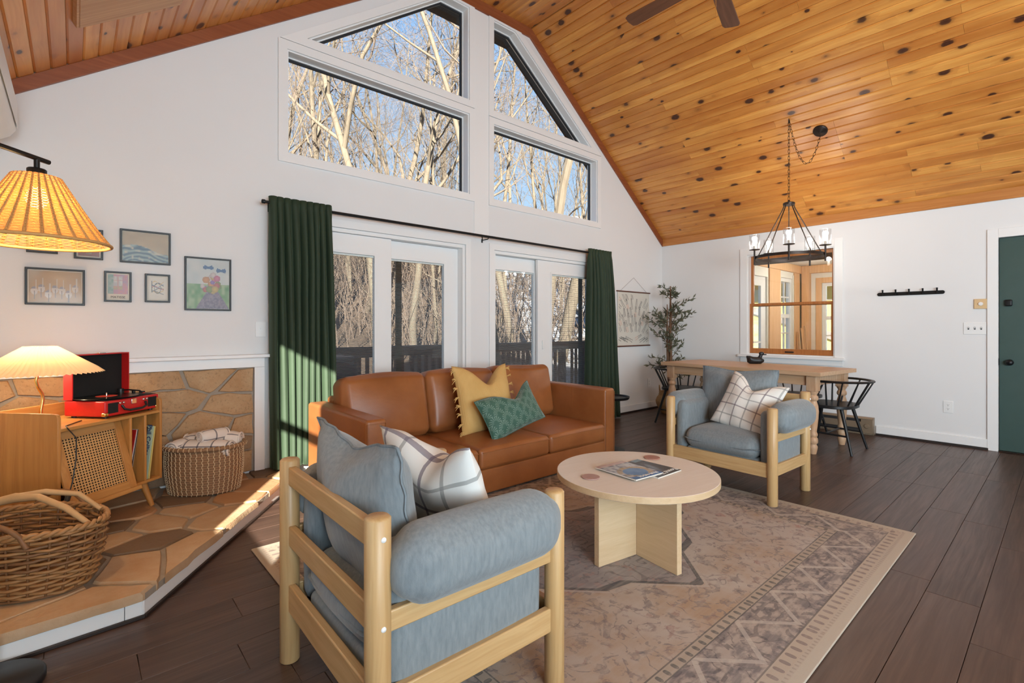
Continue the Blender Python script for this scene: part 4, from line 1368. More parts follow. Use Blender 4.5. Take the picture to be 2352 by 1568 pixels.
def vnoise(x, y, s=0):
    i, j = math.floor(x), math.floor(y)
    fx, fy = x - i, y - j
    fx, fy = fx * fx * (3 - 2 * fx), fy * fy * (3 - 2 * fy)
    a = hsh(i, j, s) * (1 - fx) + hsh(i + 1, j, s) * fx
    b = hsh(i, j + 1, s) * (1 - fx) + hsh(i + 1, j + 1, s) * fx
    return a * (1 - fy) + b * fy
def lerp(a, b, t):
    t = max(0, min(1, t))
    return tuple(p + (q - p) * t for p, q in zip(a, b))
# magazines
mg = thing('magazine', 'dark covered magazine lying under the blue one on the coffee table', 'magazine', (-4.335, -2.577, TZ), R(179))
MB().box(-0.105, -0.135, 0.0, 0.105, 0.135, 0.006).build('pages', 'sleeve_white', mg, bevel=0.001)
def cov_dark(u, v):
    n = vnoise(u * 5, v * 7, 3)
    c = lerp((0.022, 0.018, 0.019), (0.055, 0.036, 0.028), n)
    g = math.exp(-((u - 0.35 - 0.4 * (v - .5)) / 0.10) ** 2) * math.exp(-((v - 0.55) / 0.25) ** 2)
    c = lerp(c, (0.25, 0.30, 0.36), g * 0.8)
    if v < 0.12 and u < 0.35:
        c = (0.20, 0.30, 0.36)
    return c
print_grid(0.21, 0.27, 30, 38, cov_dark, 'print_gloss', 'cover', mg, (0, 0, 0.0066))
text_mesh('Round Town', 0.040, 'sleeve_white', mg, (0.0, 0.105, 0.0070), (0, 0, 0), bold=True)
mg2 = thing('magazine', 'blue and white photo covered magazine on top, with curled cover', 'magazine', (-4.455, -2.545, TZ + 0.0009), R(175))
MB().box(-0.105, -0.135, 0.0, 0.105, 0.135, 0.0055).build('pages', 'sleeve_white', mg2, bevel=0.001)
mg2.location.z = TZ + 0.0068
mg2.rotation_euler = (0, 0, R(175))
def cov_blue(u, v):
    n = vnoise(u * 7, v * 9, 7)
    c = lerp((0.62, 0.63, 0.66), (0.16, 0.17, 0.22), (vnoise(u * 16, v * 14, 2) - 0.35) * 1.8)
    r = math.hypot((u - 0.5) / 0.33, (v - 0.66) / 0.22)
    if r < 1:
        c = lerp((0.05, 0.17, 0.42), (0.16, 0.33, 0.60), n)
    elif r < 1.45:
        c = lerp(c, (0.50, 0.34, 0.13), 0.75 * n + 0.2)
    if v > 0.86:
        c = lerp((0.03, 0.12, 0.40), (0.08, 0.22, 0.52), n)
    if v < 0.12:
        c = lerp((0.58, 0.34, 0.30), (0.72, 0.60, 0.56), n)
    return c
print_grid(0.21, 0.27, 30, 38, cov_blue, 'print_gloss', 'cover', mg2, (0, 0, 0.0062), relief=lambda a, b: 0.014 * max(0, b + 0.02) ** 2 * max(0, a + 0.3))
text_mesh('BLUE RIDGE', 0.027, 'sleeve_white', mg2, (0.0, 0.123, 0.0122), (R(3), 0, 0), bold=True)
# ================================================================ small round side table behind the sofa arm
stb = thing('side_table', 'small round black metal side table between the sofa and the green curtain', 'table', (-2.72, -1.12, 0))
MB().lathe([(0.0005, 0.495), (0.165, 0.495), (0.172, 0.503), (0.176, 0.520), (0.172, 0.520), (0.166, 0.505), (0.0005, 0.503)], 40).build('tray_top', 'blackmetal', stb, 50)
MB().cyl((0, 0, 0.015), (0, 0, 0.4945), 0.012).build('pole', 'blackmetal', stb, 50)
MB().lathe([(0.0005, 0.0), (0.13, 0.0), (0.13, 0.008), (0.02, 0.016), (0.0005, 0.016)], 32).build('base', 'blackmetal', stb, 50)
# ================================================================ record cabinet (stands at 45 degrees on the hearth)
CA = math.atan2(0.395, 0.46)
CW, CD = 0.606, 0.40
cfx, cfy = -6.42, -0.592                      # middle of the front
dcx, dcy = -math.sin(CA), math.cos(CA)        # towards the back
cab = thing('record_cabinet', 'honey oak record cabinet with cane door on tapered legs', 'cabinet', (cfx + dcx * CD / 2, cfy + dcy * CD / 2, HZ + 0.002), CA)
# local: x along the front, y to the back, front at y = -CD/2
zb, zt, zs = 0.158, 0.572, 0.645
def cabbox(name, mt, x0, y0, z0, x1, y1, z1, bevel=0.002):
    return MB().box(x0, y0, z0, x1, y1, z1).build(name, mt, cab, bevel=bevel)
hx, hy = CW / 2, CD / 2
for sx in (-1, 1):
    # raised side panels with rounded front corner
    pr = [(-hy, zb), (hy, zb), (hy, zs), (-hy + 0.02, zs), (-hy + 0.006, zs - 0.006), (-hy, zs - 0.02)]
    MB().prism(pr, sx * hx - (0.016 if sx > 0 else 0), sx * hx + (0.016 if sx < 0 else 0), 'yz').build('side_panel', 'cab', cab, bevel=0.002)
cabbox('top', 'cab_x', -hx + .016, -hy, zt - 0.016, hx - .016, hy - 0.013, zt)
cabbox('bottom', 'cab_x', -hx + .016, -hy, zb, hx - .016, hy, zb + 0.016)
cabbox('back_panel', 'cab_x', -hx + .016, hy - 0.012, zb + 0.016, hx - .016, hy, zs)
dx1, dx2 = 0.095, 0.19
for d in (dx1, dx2):
    cabbox('divider', 'cab', d - .007, -hy + .001, zb + 0.016, d + .007, hy - .012, zt - 0.016)
for sx in (-1, 1):
    for sy in (-1, 1):
        MB().tube([(sx * (hx - 0.07), sy * (hy - 0.07), zb - 0.001), (sx * (hx - 0.035), sy * (hy - 0.035), 0.0)], [0.021, 0.013], 14).build('leg', 'cab', cab, 50)
# tilted cane front: frame, ledge and woven sheet with real holes
fw, fh = dx1 - 0.007 + hx - 0.016 - 0.006, zt - zb - 0.048
fr = MB()
fx0, fx1 = -hx + 0.018, dx1 - 0.010
bw = 0.042
dz0, dz1 = zb + 0.022, zt - 0.022
ty0, ty1 = -hy - 0.035, -hy + 0.075        # leans back at the top
def tp(x, s, o=0.0):
    # point on the tilted door: s 0..1 from bottom to top, o outwards
    return (x, ty0 + (ty1 - ty0) * s - o * 0.965, dz0 + (dz1 - dz0) * s - o * 0.26)
def tpanel(x0, x1, s0, s1, o0, o1):
    m = MB()
    m.add([tp(x0, s0, o0), tp(x1, s0, o0), tp(x1, s1, o0), tp(x0, s1, o0), tp(x0, s0, o1), tp(x1, s0, o1), tp(x1, s1, o1), tp(x0, s1, o1)],
          [(0, 3, 2, 1), (4, 5, 6, 7), (0, 1, 5, 4), (1, 2, 6, 5), (2, 3, 7, 6), (3, 0, 4, 7)])
    return m
H_ = math.hypot(ty1 - ty0, dz1 - dz0)
sb = bw / H_
door = tpanel(fx0, fx0 + bw, 0, 1, 0, 0.016).build('flip_door', 'cab', cab, bevel=0.002)
tpanel(fx1 - bw, fx1, 0, 1, 0, 0.016).build('door_stile', 'cab', door, bevel=0.002)
tpanel(fx0 + bw, fx1 - bw, 1 - sb, 1, 0, 0.016).build('door_rail', 'cab_x', door, bevel=0.002)
tpanel(fx0 + bw, fx1 - bw, 0, sb, 0, 0.016).build('door_rail', 'cab_x', door, bevel=0.002)
tpanel(fx0, fx1, 0.0, 0.012, 0.0165, 0.050).build('record_ledge', 'cab_x', door, bevel=0.002)
tpanel(fx0, fx1, 0.012, 0.050, 0.042, 0.050).build('ledge_lip', 'cab_x', door, bevel=0.002)
tpanel(fx0 + bw, fx1 - bw, sb, 1 - sb, 0.0, 0.002).build('door_backing', 'blackcloth', door)
cx0, cx1 = fx0 + bw, fx1 - bw
nx, nz = 19, 22
cn = MB()
px_, ps = (cx1 - cx0) / nx, (1 - 2 * sb) / nz
for i in range(nx):
    for j in range(nz):
        x0, s0 = cx0 + i * px_, sb + j * ps
        vs = []
        for (a, b) in ((0, 0), (1, 0), (1, 1), (0, 1)):
            vs.append(tp(x0 + a * px_, s0 + b * ps, 0.007))
        k = 8
        for q in range(k):
            an = 2 * PI * (q + 0.5) / k
            vs.append(tp(x0 + px_ * (0.5 + 0.30 * math.cos(an)), s0 + ps * (0.5 + 0.30 * math.sin(an)), 0.0085))
        # octagon vertices: 0:22 1:67 2:112 3:157 4:202 5:247 6:292 7:337
        O = [4 + q for q in range(8)]
        cn.add(vs, [(0, 1, O[6], O[5]), (1, O[7], O[6]), (1, 2, O[0], O[7]), (2, O[1], O[0]), (2, 3, O[2], O[1]), (3, O[3], O[2]), (3, 0, O[4], O[3]), (0, O[5], O[4])])
cn.build('cane_webbing', 'cane', door)
# records
CT = Matrix.Translation(cab.location) @ Matrix.Rotation(CA, 4, 'Z')
def record(label, x, lean, mt, y=-0.155, z0=None, h=0.305, w=0.305, t=0.0035, text=None):
    o = thing('record_sleeve', label, 'record', CT @ Vector((x, y + w / 2, zb + 0.0165)), CA, 'records in the cabinet slots')
    o.rotation_euler = (0, lean, CA)
    MB().box(0, -w / 2, 0, t, w / 2, h).build('sleeve', mt, o, bevel=0.0008)
    return o
record('red record sleeve leaning in the left cabinet slot', 0.108, R(12.0), 'sleeve_red')
record('white record sleeve leaning right of the red one', 0.1135, R(11.5), 'sleeve_white', y=-0.158)
record('black and white record sleeve in the left slot, third from the left', 0.1185, R(11.0), 'sleeve_dark', y=-0.162)
record('thin grey record sleeve rightmost in the left slot', 0.1235, R(10.5), 'sleeve_white', y=-0.16)
record('dark brown record sleeve in the right cabinet slot', 0.204, R(9.5), 'sleeve_dark', y=-0.15)
g = record('pale green record sleeve with blue lettering in the right slot', 0.212, R(9.0), 'stem_green', y=-0.185, h=0.308)
text_mesh('Phil Collins', 0.040, 'navyink', g, (-0.0006, -0.126, 0.225), (PI / 2, PI / 2, -PI / 2), bold=True)
record('yellow record sleeve rightmost in the right slot', 0.222, R(8.0), 'yellowpaper', y=-0.19)

# ================================================================ red suitcase record player
TTW, TTD = 0.345, 0.255
tt = thing('record_player', 'red suitcase record player with open lid on the cabinet', 'record player', CT @ Vector((0.135, -0.045, zt + 0.0008)), CA)
hxx, hyy = TTW / 2, TTD / 2
for sx in (-1, 1):
    for sy in (-1, 1):
        MB().cyl((sx * (hxx - .03), sy * (hyy - .03), 0), (sx * (hxx - .03), sy * (hyy - .03), 0.009), 0.012).build('rubber_foot', 'black', tt, 50)
MB().rbox((0, 0, 0.052), (TTW, TTD, 0.084), 0.008, (1, 1, 1), 3).build('case', 'red', tt, 50)
MB().box(-hxx + .010, -hyy + .010, 0.0942, hxx - .010, hyy - .010, 0.0965).build('deck_plate', 'blackcloth', tt, bevel=0.001)
MB().lathe([(0.0005, 0.0), (0.095, 0.0), (0.095, 0.006), (0.0005, 0.006)], 40).build('platter', 'black', tt, 40, loc=(-0.04, 0.005, 0.097))
rc = MB().lathe([(0.0005, 0.0), (0.149, 0.0), (0.150, 0.001), (0.149, 0.002), (0.0005, 0.002)], 64).build('vinyl_record', 'vinyl', tt, 40, loc=(-0.04, 0.005, 0.1035))
MB().lathe([(0.0005, 0.0), (0.05, 0.0), (0.05, 0.0006), (0.0005, 0.0006)], 40).build('record_label', 'redlabel', rc, loc=(0, 0, 0.0021))
MB().lathe([(0.0035, 0.0), (0.0035, 0.018), (0.002, 0.02)], 10).build('spindle', 'chrome', rc, 50, loc=(0, 0, 0.001))
ta = MB().tube([(0.125, 0.085, 0.118), (0.125, 0.02, 0.120), (0.118, -0.055, 0.117), (0.105, -0.075, 0.113)], [0.004, 0.004, 0.004, 0.005], 8).build('tonearm', 'black', tt, 50)
MB().cyl((0.125, 0.085, 0.0966), (0.125, 0.085, 0.126), 0.016).build('tonearm_base', 'black', ta, 50)
MB().box(0.095, -0.092, 0.107, 0.115, -0.068, 0.117).build('headshell', 'black', ta, bevel=0.002)
MB().box(0.098, -0.096, 0.105, 0.108, -0.084, 0.110).build('stylus', 'redlabel', ta)
MB().box(0.118, -0.01, 0.0966, 0.132, 0.004, 0.116).build('arm_rest', 'black', tt, bevel=0.002)
# open lid
lid = MB()
lid.box(-hxx, hyy - 0.052, 0.097, -hxx + .006, hyy + .003, 0.345)
lid.box(hxx - .006, hyy - 0.052, 0.097, hxx, hyy + .003, 0.345)
lid.box(-hxx + .006, hyy - 0.052, 0.339, hxx - .006, hyy + .003, 0.345)
lid.box(-hxx + .006, hyy - 0.003, 0.097, hxx - .006, hyy + .003, 0.339)
ld = lid.build('lid', 'red', tt)
MB().box(-hxx + .0065, hyy - 0.006, 0.10, hxx - .0065, hyy - .0035, 0.3385).build('lid_lining', 'blackcloth', ld)
MB().box(-0.02, hyy - 0.055, 0.3452, 0.02, hyy - .035, 0.351).build('lid_catch', 'chrome', ld, bevel=0.001)
for sx in (-1, 1):
    g = MB().box(sx * 0.125 - .030, -hyy - .0022, 0.026, sx * 0.125 + .030, -hyy - .0002, 0.082).build('speaker_grille', 'blackcloth', tt, bevel=0.001)
    MB().rbox((sx * (hxx - .011), -hyy + .011, 0.022), (0.028, 0.028, 0.022), 0.008).build('corner_cap', 'brass', tt, 50)
MB().box(-0.016, -hyy - .006, 0.060, 0.016, -hyy - .0005, 0.088).build('latch', 'chrome', tt, bevel=0.002)
MB().tube([(-0.075, -hyy - .004, 0.062), (-0.07, -hyy - .016, 0.040), (-0.04, -hyy - .020, 0.030), (0.04, -hyy - .020, 0.030), (0.07, -hyy - .016, 0.040), (0.075, -hyy - .004, 0.062)], 0.0065, 8).build('carry_handle', 'black', tt, 60)
for x in (-0.088, -0.066, 0.062, 0.084):
    MB().lathe([(0.006, 0.0), (0.006, 0.008), (0.004, 0.010), (0.0, 0.010)], 12).build('knob', 'chrome', tt, 50, loc=(x, -hyy - .0003, 0.076), rot=(PI / 2, 0, 0))

# ================================================================ table lamp with pleated shade
tl = thing('table_lamp', 'small brass table lamp with pleated cream shade on the record cabinet', 'lamp', CT @ Vector((-0.128, 0.118, zt + 0.0008)), CA)
MB().lathe([(0.0005, 0.0), (0.058, 0.0), (0.058, 0.008), (0.05, 0.014), (0.0005, 0.014)], 32).build('base', 'brass', tl, 50)
MB().tube([(0.0, 0, 0.0145), (0.003, 0, 0.06), (0.012, 0, 0.11), (0.010, 0, 0.14), (-0.012, 0, 0.18), (-0.022, 0, 0.215), (-0.012, 0, 0.255), (0.0, 0, 0.29)], 0.0075, 10).build('stem', 'brass', tl, 80)
NP = 64
sh = MB()
rb, rt, z0, z1 = 0.262, 0.066, 0.258, 0.396
lev = 6
for side in (0, 1):
    for l in range(lev + 1):
        f = l / lev
        for j in range(NP * 2):
            a = PI * j / NP
            r0 = rb + (rt - rb) * f
            rip = (0.0055 * (1 - 0.6 * f)) * (1 if j % 2 else -1)
            rr = r0 + rip - side * 0.0012
            sh.v.append((rr * math.cos(a), rr * math.sin(a), z0 + (z1 - z0) * f - (0.006 if (l == 0 and j % 2) else 0)))
n_ = NP * 2
for side in (0,):
    for l in range(lev):
        for j in range(n_):
            o = l * n_
            sh.f.append((o + j, o + (j + 1) % n_, o + n_ + (j + 1) % n_, o + n_ + j))
sh.v = sh.v[:(lev + 1) * n_]
sh.build('pleated_shade', 'pleat', tl)
MB().lathe([(0.0, 0.0), (0.02, 0.008), (0.028, 0.03), (0.02, 0.05), (0.013, 0.06)], 16, caps=False).build('bulb', 'bulb_warm', tl, 80, loc=(0, 0, 0.315))
pl = bpy.data.lights.new('table_lamp_light', 'POINT')
pl.energy = 6.0
pl.color = (1.0, 0.76, 0.50)
pl.shadow_soft_size = 0.03
po = bpy.data.objects.new('table_lamp_light', pl)
COL.objects.link(po)
po.location = (0, 0, 0.30)
po.parent = tl
# lamp cord with inline switch hanging at the front corner of the cabinet
cdp = [CT @ Vector(p) for p in ((-0.10, -0.10, zt + 0.004), (-0.235, -0.165, zt + 0.004), (-0.262, -0.207, zt - 0.002), (-0.252, -0.245, zt - 0.05), (-0.268, -0.262, 0.42), (-0.29, -0.268, 0.32), (-0.305, -0.272, 0.28))]
cd = thing('lamp_cord', 'black lamp cord with inline switch hanging down the cabinet front', 'cord', (0, 0, 0))
MB().tube(cdp, 0.0028, 6).build('cable', 'black', cd, 60)
sw0, sw1 = cdp[-1], CT @ Vector((-0.345, -0.285, 0.205))
MB().tube([sw0, sw0.lerp(sw1, 0.15), sw0.lerp(sw1, 0.85), sw1], [0.006, 0.012, 0.012, 0.006], 8).build('inline_switch', 'black', cd, 50)
MB().tube([sw1, CT @ Vector((-0.40, -0.30, 0.12)), CT @ Vector((-0.42, -0.29, 0.0065))], 0.0028, 6).build('cable', 'black', cd, 60)

# ================================================================ rattan floor lamp
FLX, FLY = -6.79, -1.735
fl = thing('floor_lamp', 'black arm floor lamp with glowing woven rattan shade at left', 'lamp', (FLX, FLY, 0.0008))
MB().lathe([(0.0005, 0.0), (0.128, 0.0), (0.130, 0.004), (0.130, 0.020), (0.122, 0.028), (0.0005, 0.030)], 48).build('base', 'black', fl, 50)
MB().cyl((0, 0, 0.0305), (0, 0, 1.80), 0.009).build('pole', 'blackmetal', fl, 50)
sx, sy = -6.689 - FLX, -1.625 - FLY
dl = math.hypot(sx, sy)
ux, uy = sx / dl, sy / dl
MB().tube([(-ux * 0.05, -uy * 0.05, 1.778), (sx + ux * 0.045, sy + uy * 0.045, 1.778)], 0.0085, 10).build('arm', 'blackmetal', fl, 50)
MB().cyl((sx, sy, 1.735), (sx, sy, 1.776), 0.0085).build('socket_stem', 'blackmetal', fl, 50)
MB().lathe([(0.0005, 1.700), (0.026, 1.700), (0.027, 1.703), (0.027, 1.738), (0.024, 1.741), (0.0005, 1.741)], 24, c=(sx, sy, 0)).build('socket_cap', 'blackmetal', fl, 50)
z0, z1, rb, rt = 1.485, 1.712, 0.205, 0.066
def shade_r(f):
    return rb + (rt - rb) * (f ** 0.9)
wv = MB()
NR = 46
for i in range(NR + 1):
    f = i / NR
    r0 = shade_r(f)
    pts = []
    for j in range(60):
        a = 2 * PI * j / 60
        rr = r0 + 0.0020 * (1 if (j + i) % 2 else -1)
        pts.append((sx + rr * math.cos(a), sy + rr * math.sin(a), z0 + (z1 - z0) * f))
    wv.tube(pts, 0.0021, 4, closed=True)
ws = wv.build('woven_shade', 'rattan_shade', fl, 80)
ws['kind'] = 'stuff'
rbm = MB()
for j in range(30):
    a = 2 * PI * j / 30
    for da in (-0.016, 0.016):
        rbm.tube([(sx + shade_r(f) * math.cos(a + da * (1 - .6 * f)), sy + shade_r(f) * math.sin(a + da * (1 - .6 * f)), z0 + (z1 - z0) * f) for f in (0, .25, .5, .75, 1)], 0.0028, 4)
rbm.build('shade_ribs', 'rattan', fl, 80)['kind'] = 'stuff'
MB().tube([(sx + 0.206 * math.cos(2 * PI * j / 48), sy + 0.206 * math.sin(2 * PI * j / 48), z0 - 0.003) for j in range(48)], 0.006, 8, closed=True).build('shade_rim', 'rattan', fl, 80)
MB().lathe([(0.0, 0.0), (0.022, 0.008), (0.032, 0.032), (0.024, 0.06), (0.014, 0.075)], 16, c=(sx, sy, 1.60), caps=False).build('bulb', 'bulb_warm', fl, 80)
pl = bpy.data.lights.new('floor_lamp_light', 'POINT')
pl.energy = 12.0
pl.color = (1.0, 0.72, 0.42)
pl.shadow_soft_size = 0.035
po = bpy.data.objects.new('floor_lamp_light', pl)
COL.objects.link(po)
po.location = (sx, sy, 1.585)
po.parent = fl

# ================================================================ willow basket (front)
wbx = thing('willow_basket', 'brown woven willow basket with loop handles at the front of the hearth', 'basket', (-6.745, -1.165, HZ + 0.0045), R(-41.5))
A_, B_, HB = 0.295, 0.19, 0.245
def ell(a, f, extra=0.0):
    k = 0.86 + 0.14 * math.sin(min(1, f) * PI / 2) + 0.03 * f
    return ((A_ * k + extra) * math.cos(a), (B_ * k + extra) * math.sin(a))
MB().lathe([(0.0005, 0.0), (1.0, 0.0), (1.0, 0.008), (0.0005, 0.008)], 40, sx=A_ * 0.86, sy=B_ * 0.86).build('bottom', 'willow', wbx)
NS = 26
stk = MB()
for j in range(NS):
    a = 2 * PI * j / NS
    stk.tube([(*ell(a, f), 0.006 + HB * f) for f in (0, .25, .5, .75, 1.0)], 0.0045, 6)
stk.build('stakes', 'willow', wbx, 80)['kind'] = 'stuff'
rg = random.Random(77)
NRW = 17
for i in range(NRW):
    f = (i + 0.5) / NRW
    pts, rad = [], []
    ph = i % 2
    for j in range(NS * 4):
        a = 2 * PI * j / (NS * 4)
        ex = 0.0075 * math.cos(a * NS / 2 * 1.0 + PI * ph)
        x, y = ell(a, f, ex)
        pts.append((x, y, 0.008 + HB * f + 0.004 * math.sin(3 * a + i) + rg.uniform(-.0012, .0012)))
        rad.append(0.0066)
    MB().tube(pts, rad, 5, closed=True).build('weaver', 'willow_lt' if rg.random() > 0.45 else 'willow', wbx, 80)
for k in range(2):
    pts = []
    for j in range(120):
        a = 2 * PI * j / 120
        tw = a * 22 + PI * k
        x, y = ell(a, 1.02, 0.006 * math.cos(tw))
        pts.append((x, y, HB + 0.016 + 0.007 * math.sin(tw)))
    MB().tube(pts, 0.0085, 6, closed=True).build('rim_braid', 'willow_lt', wbx, 80)
def loop(a0, spread, hgt, r, name, mt):
    pts = []
    for k in range(13):
        t = k / 12
        a = a0 - spread + 2 * spread * t
        x, y = ell(a, 1.0, 0.008)
        pts.append((x, y, HB * 0.9 + hgt * math.sin(PI * t) ** 0.6))
    MB().tube(pts, r, 8).build(name, mt, wbx, 80)
loop(R(95), 0.42, 0.10, 0.0095, 'loop_handle', 'willow')
loop(R(-80), 0.42, 0.10, 0.0095, 'loop_handle', 'willow')
# forked branch handle lying across the top
pa = Vector((-A_ * 0.98, -0.04, HB + 0.03))
pm_ = Vector((-0.06, 0.02, HB + 0.105))
MB().tube([pa, pa.lerp(pm_, 0.55) + Vector((0, 0, 0.012)), pm_, (0.05, 0.01, HB + 0.112), (0.19, -0.02, HB + 0.078), (A_ * 0.99, -0.03, HB + 0.018)], [0.012, 0.016, 0.020, 0.014, 0.013, 0.010], 10).build('branch_handle', 'branch', wbx, 80)
MB().tube([pm_, (0.03, 0.06, HB + 0.118), (0.14, 0.10, HB + 0.095), (0.235, 0.10, HB + 0.03)], [0.017, 0.012, 0.011, 0.009], 10).build('branch_handle', 'branch', wbx, 80)

# ================================================================ seagrass basket with rolled throw
sb_ = thing('seagrass_basket', 'oval brown seagrass basket with cream stitching beside the cabinet', 'basket', (-5.945, -0.262, HZ + 0.0045), R(-36))
A2, B2, H2 = 0.232, 0.168, 0.285
def k2(f):
    return 0.90 + 0.10 * math.sin(min(1.0, f * 1.15) * PI * 0.62)
prof = [(0.0005, 0.0)]
NC = 19
for i in range(NC):
    f = i / NC
    for q in (0.1, 0.5, 0.9):
        ff = (i + q) / NC
        prof.append((k2(ff) + (0.018 if q == 0.5 else -0.006), H2 * ff))
for i in range(NC, 0, -1):
    prof.append((k2(i / NC) - 0.045, H2 * i / NC - 0.002))
prof.append((0.0005, 0.012))
MB().lathe(prof, 48, sx=A2, sy=B2).build('coiled_wall', 'seagrass', sb_, 60)
stc = MB()
NSt = 44
for j in range(NSt):
    a0 = 2 * PI * j / NSt
    pts = []
    for i in range(NC * 2 + 1):
        f = i / (NC * 2)
        a = a0 + 0.020 * (1 if (i // 2) % 2 else -1) * 0.6
        kk = k2(f) + (0.026 if i % 2 else 0.008)
        pts.append((A2 * kk * math.cos(a), B2 * kk * math.sin(a), H2 * f))
    stc.tube(pts, 0.0026, 4, caps=False)
stc.build('stitching', 'cream', sb_, 80)['kind'] = 'stuff'
rim = []
for j in range(140):
    a = 2 * PI * j / 140
    rim.append((A2 * 1.04 * math.cos(a), B2 * 1.05 * math.sin(a), H2 + 0.010 + 0.0022 * math.sin(a * 46)))
MB().tube(rim, [0.0125 + 0.0018 * math.sin(2 * PI * j / 140 * 46) for j in range(140)], 8, closed=True).build('rim', 'seagrass', sb_, 80)
rs = MB()
for j in range(46):
    a = 2 * PI * (j + 0.5) / 46
    c, s_ = math.cos(a), math.sin(a)
    rs.tube([((A2 * 1.04 + 0.014 * math.cos(q)) * c, (B2 * 1.05 + 0.014 * math.cos(q)) * s_, H2 + 0.010 + 0.014 * math.sin(q)) for q in (-0.6, 0.2, 1.0, 1.8, 2.6, 3.4)], 0.0022, 4)
rs.build('rim_stitches', 'cream', sb_, 80)['kind'] = 'stuff'
def roll_throw(label, x, y, z, rz, length, rad, tilt):
    t = thing('rolled_throw', label, 'blanket', Matrix.Translation(sb_.location) @ (Matrix.Rotation(R(-36), 4, 'Z') @ Vector((x, y, z))), rz, 'rolled throws in the seagrass basket')
    t.rotation_euler = (tilt, 0, rz)
    b = MB()
    n, m = 26, 8
    for i in range(m + 1):
        for j in range(n + 1):
            a = 2 * PI * j / n
            f = i / m
            e = 1 - 0.25 * abs(2 * f - 1) ** 6
            r = rad * e * (1 + 0.05 * math.sin(3 * a + 2 * f))
            b.v.append(((f - 0.5) * length, r * math.cos(a), r * math.sin(a) * 0.9))
            b.uv[len(b.v) - 1] = (f * length, a * rad)
    for i in range(m):
        for j in range(n):
            o = i * (n + 1) + j
            b.f.append((o, o + 1, o + n + 2, o + n + 1))
    b.build('outer_fold', 'throw', t, 80)
    # spiral ends
    for sg in (-1, 1):
        sp = MB()
        pts = []
        for k in range(40):
            a = k * 0.42
            rr = rad * 0.80 * (1 - k / 44)
            pts.append((sg * (length / 2 + 0.001), rr * math.cos(a), rr * math.sin(a) * 0.9))
        sp.tube(pts, 0.0075, 6)
        sp.uv = {i: (0.03 + 0.0001 * i, 0.03) for i in range(len(sp.v))}
        sp.build('spiral_end', 'throw', t, 80)
roll_throw('cream throw with navy grid rolled at the front of the basket', 0.02, -0.055, 0.275, R(-38), 0.34, 0.070, 0.3)
roll_throw('cream throw with navy grid rolled at the back of the basket', 0.03, 0.055, 0.305, R(-30), 0.33, 0.072, 0.0)
roll_throw('cream throw rolled on end at the left of the basket', -0.12, -0.01, 0.29, R(40), 0.20, 0.062, 0.0)
roll_throw('small cream throw roll lying on top in the basket', 0.06, -0.01, 0.355, R(20), 0.17, 0.050, 0.2)
# ================================================================ dining table
TA = R(-6.0)
dt = thing('dining_table', 'whitewashed pine farmhouse dining table with turned legs', 'table', (-1.02, -1.715, 0), TA)
TL, TWd, TH_ = 1.76, 0.80, 0.770
for i in range(5):
    w = TWd / 5
    MB().box(-TWd / 2 + i * w + .0006, -TL / 2, TH_ - 0.038, -TWd / 2 + (i + 1) * w - .0006, TL / 2, TH_).build('top_board', 'farm_y', dt, bevel=0.0025)
lx, ly = TWd / 2 - 0.085, TL / 2 - 0.10
for sx in (-1, 1):
    MB().box(sx * lx - .011, -ly + 0.045, TH_ - 0.135, sx * lx + .011, ly - 0.045, TH_ - 0.0385).build('apron', 'farm_y', dt, bevel=0.002)
for sy in (-1, 1):
    MB().box(-lx + 0.045, sy * ly - .011, TH_ - 0.135, lx - 0.045, sy * ly + .011, TH_ - 0.0385).build('apron', 'farm', dt, bevel=0.002)
lp = [(0.0005, 0.0), (0.026, 0.0), (0.030, 0.02), (0.036, 0.05), (0.038, 0.07), (0.030, 0.085), (0.028, 0.092), (0.039, 0.105), (0.041, 0.125), (0.037, 0.15), (0.030, 0.158), (0.036, 0.17), (0.038, 0.185),
      (0.032, 0.20), (0.029, 0.21), (0.036, 0.26), (0.043, 0.33), (0.046, 0.40), (0.042, 0.45), (0.032, 0.485), (0.030, 0.495), (0.041, 0.505), (0.044, 0.52), (0.041, 0.537), (0.031, 0.55), (0.036, 0.565), (0.044, 0.575), (0.044, 0.585), (0.0005, 0.585)]
lm = MB().lathe(lp, 22).mesh('leg', 'farm', 55)
for sx in (-1, 1):
    for sy in (-1, 1):
        g = link('leg', lm, dt, (sx * lx, sy * ly, 0))
        MB().box(-0.044, -0.044, 0.5855, 0.044, 0.044, TH_ - 0.0385).build('leg_block', 'farm', g, bevel=0.004)

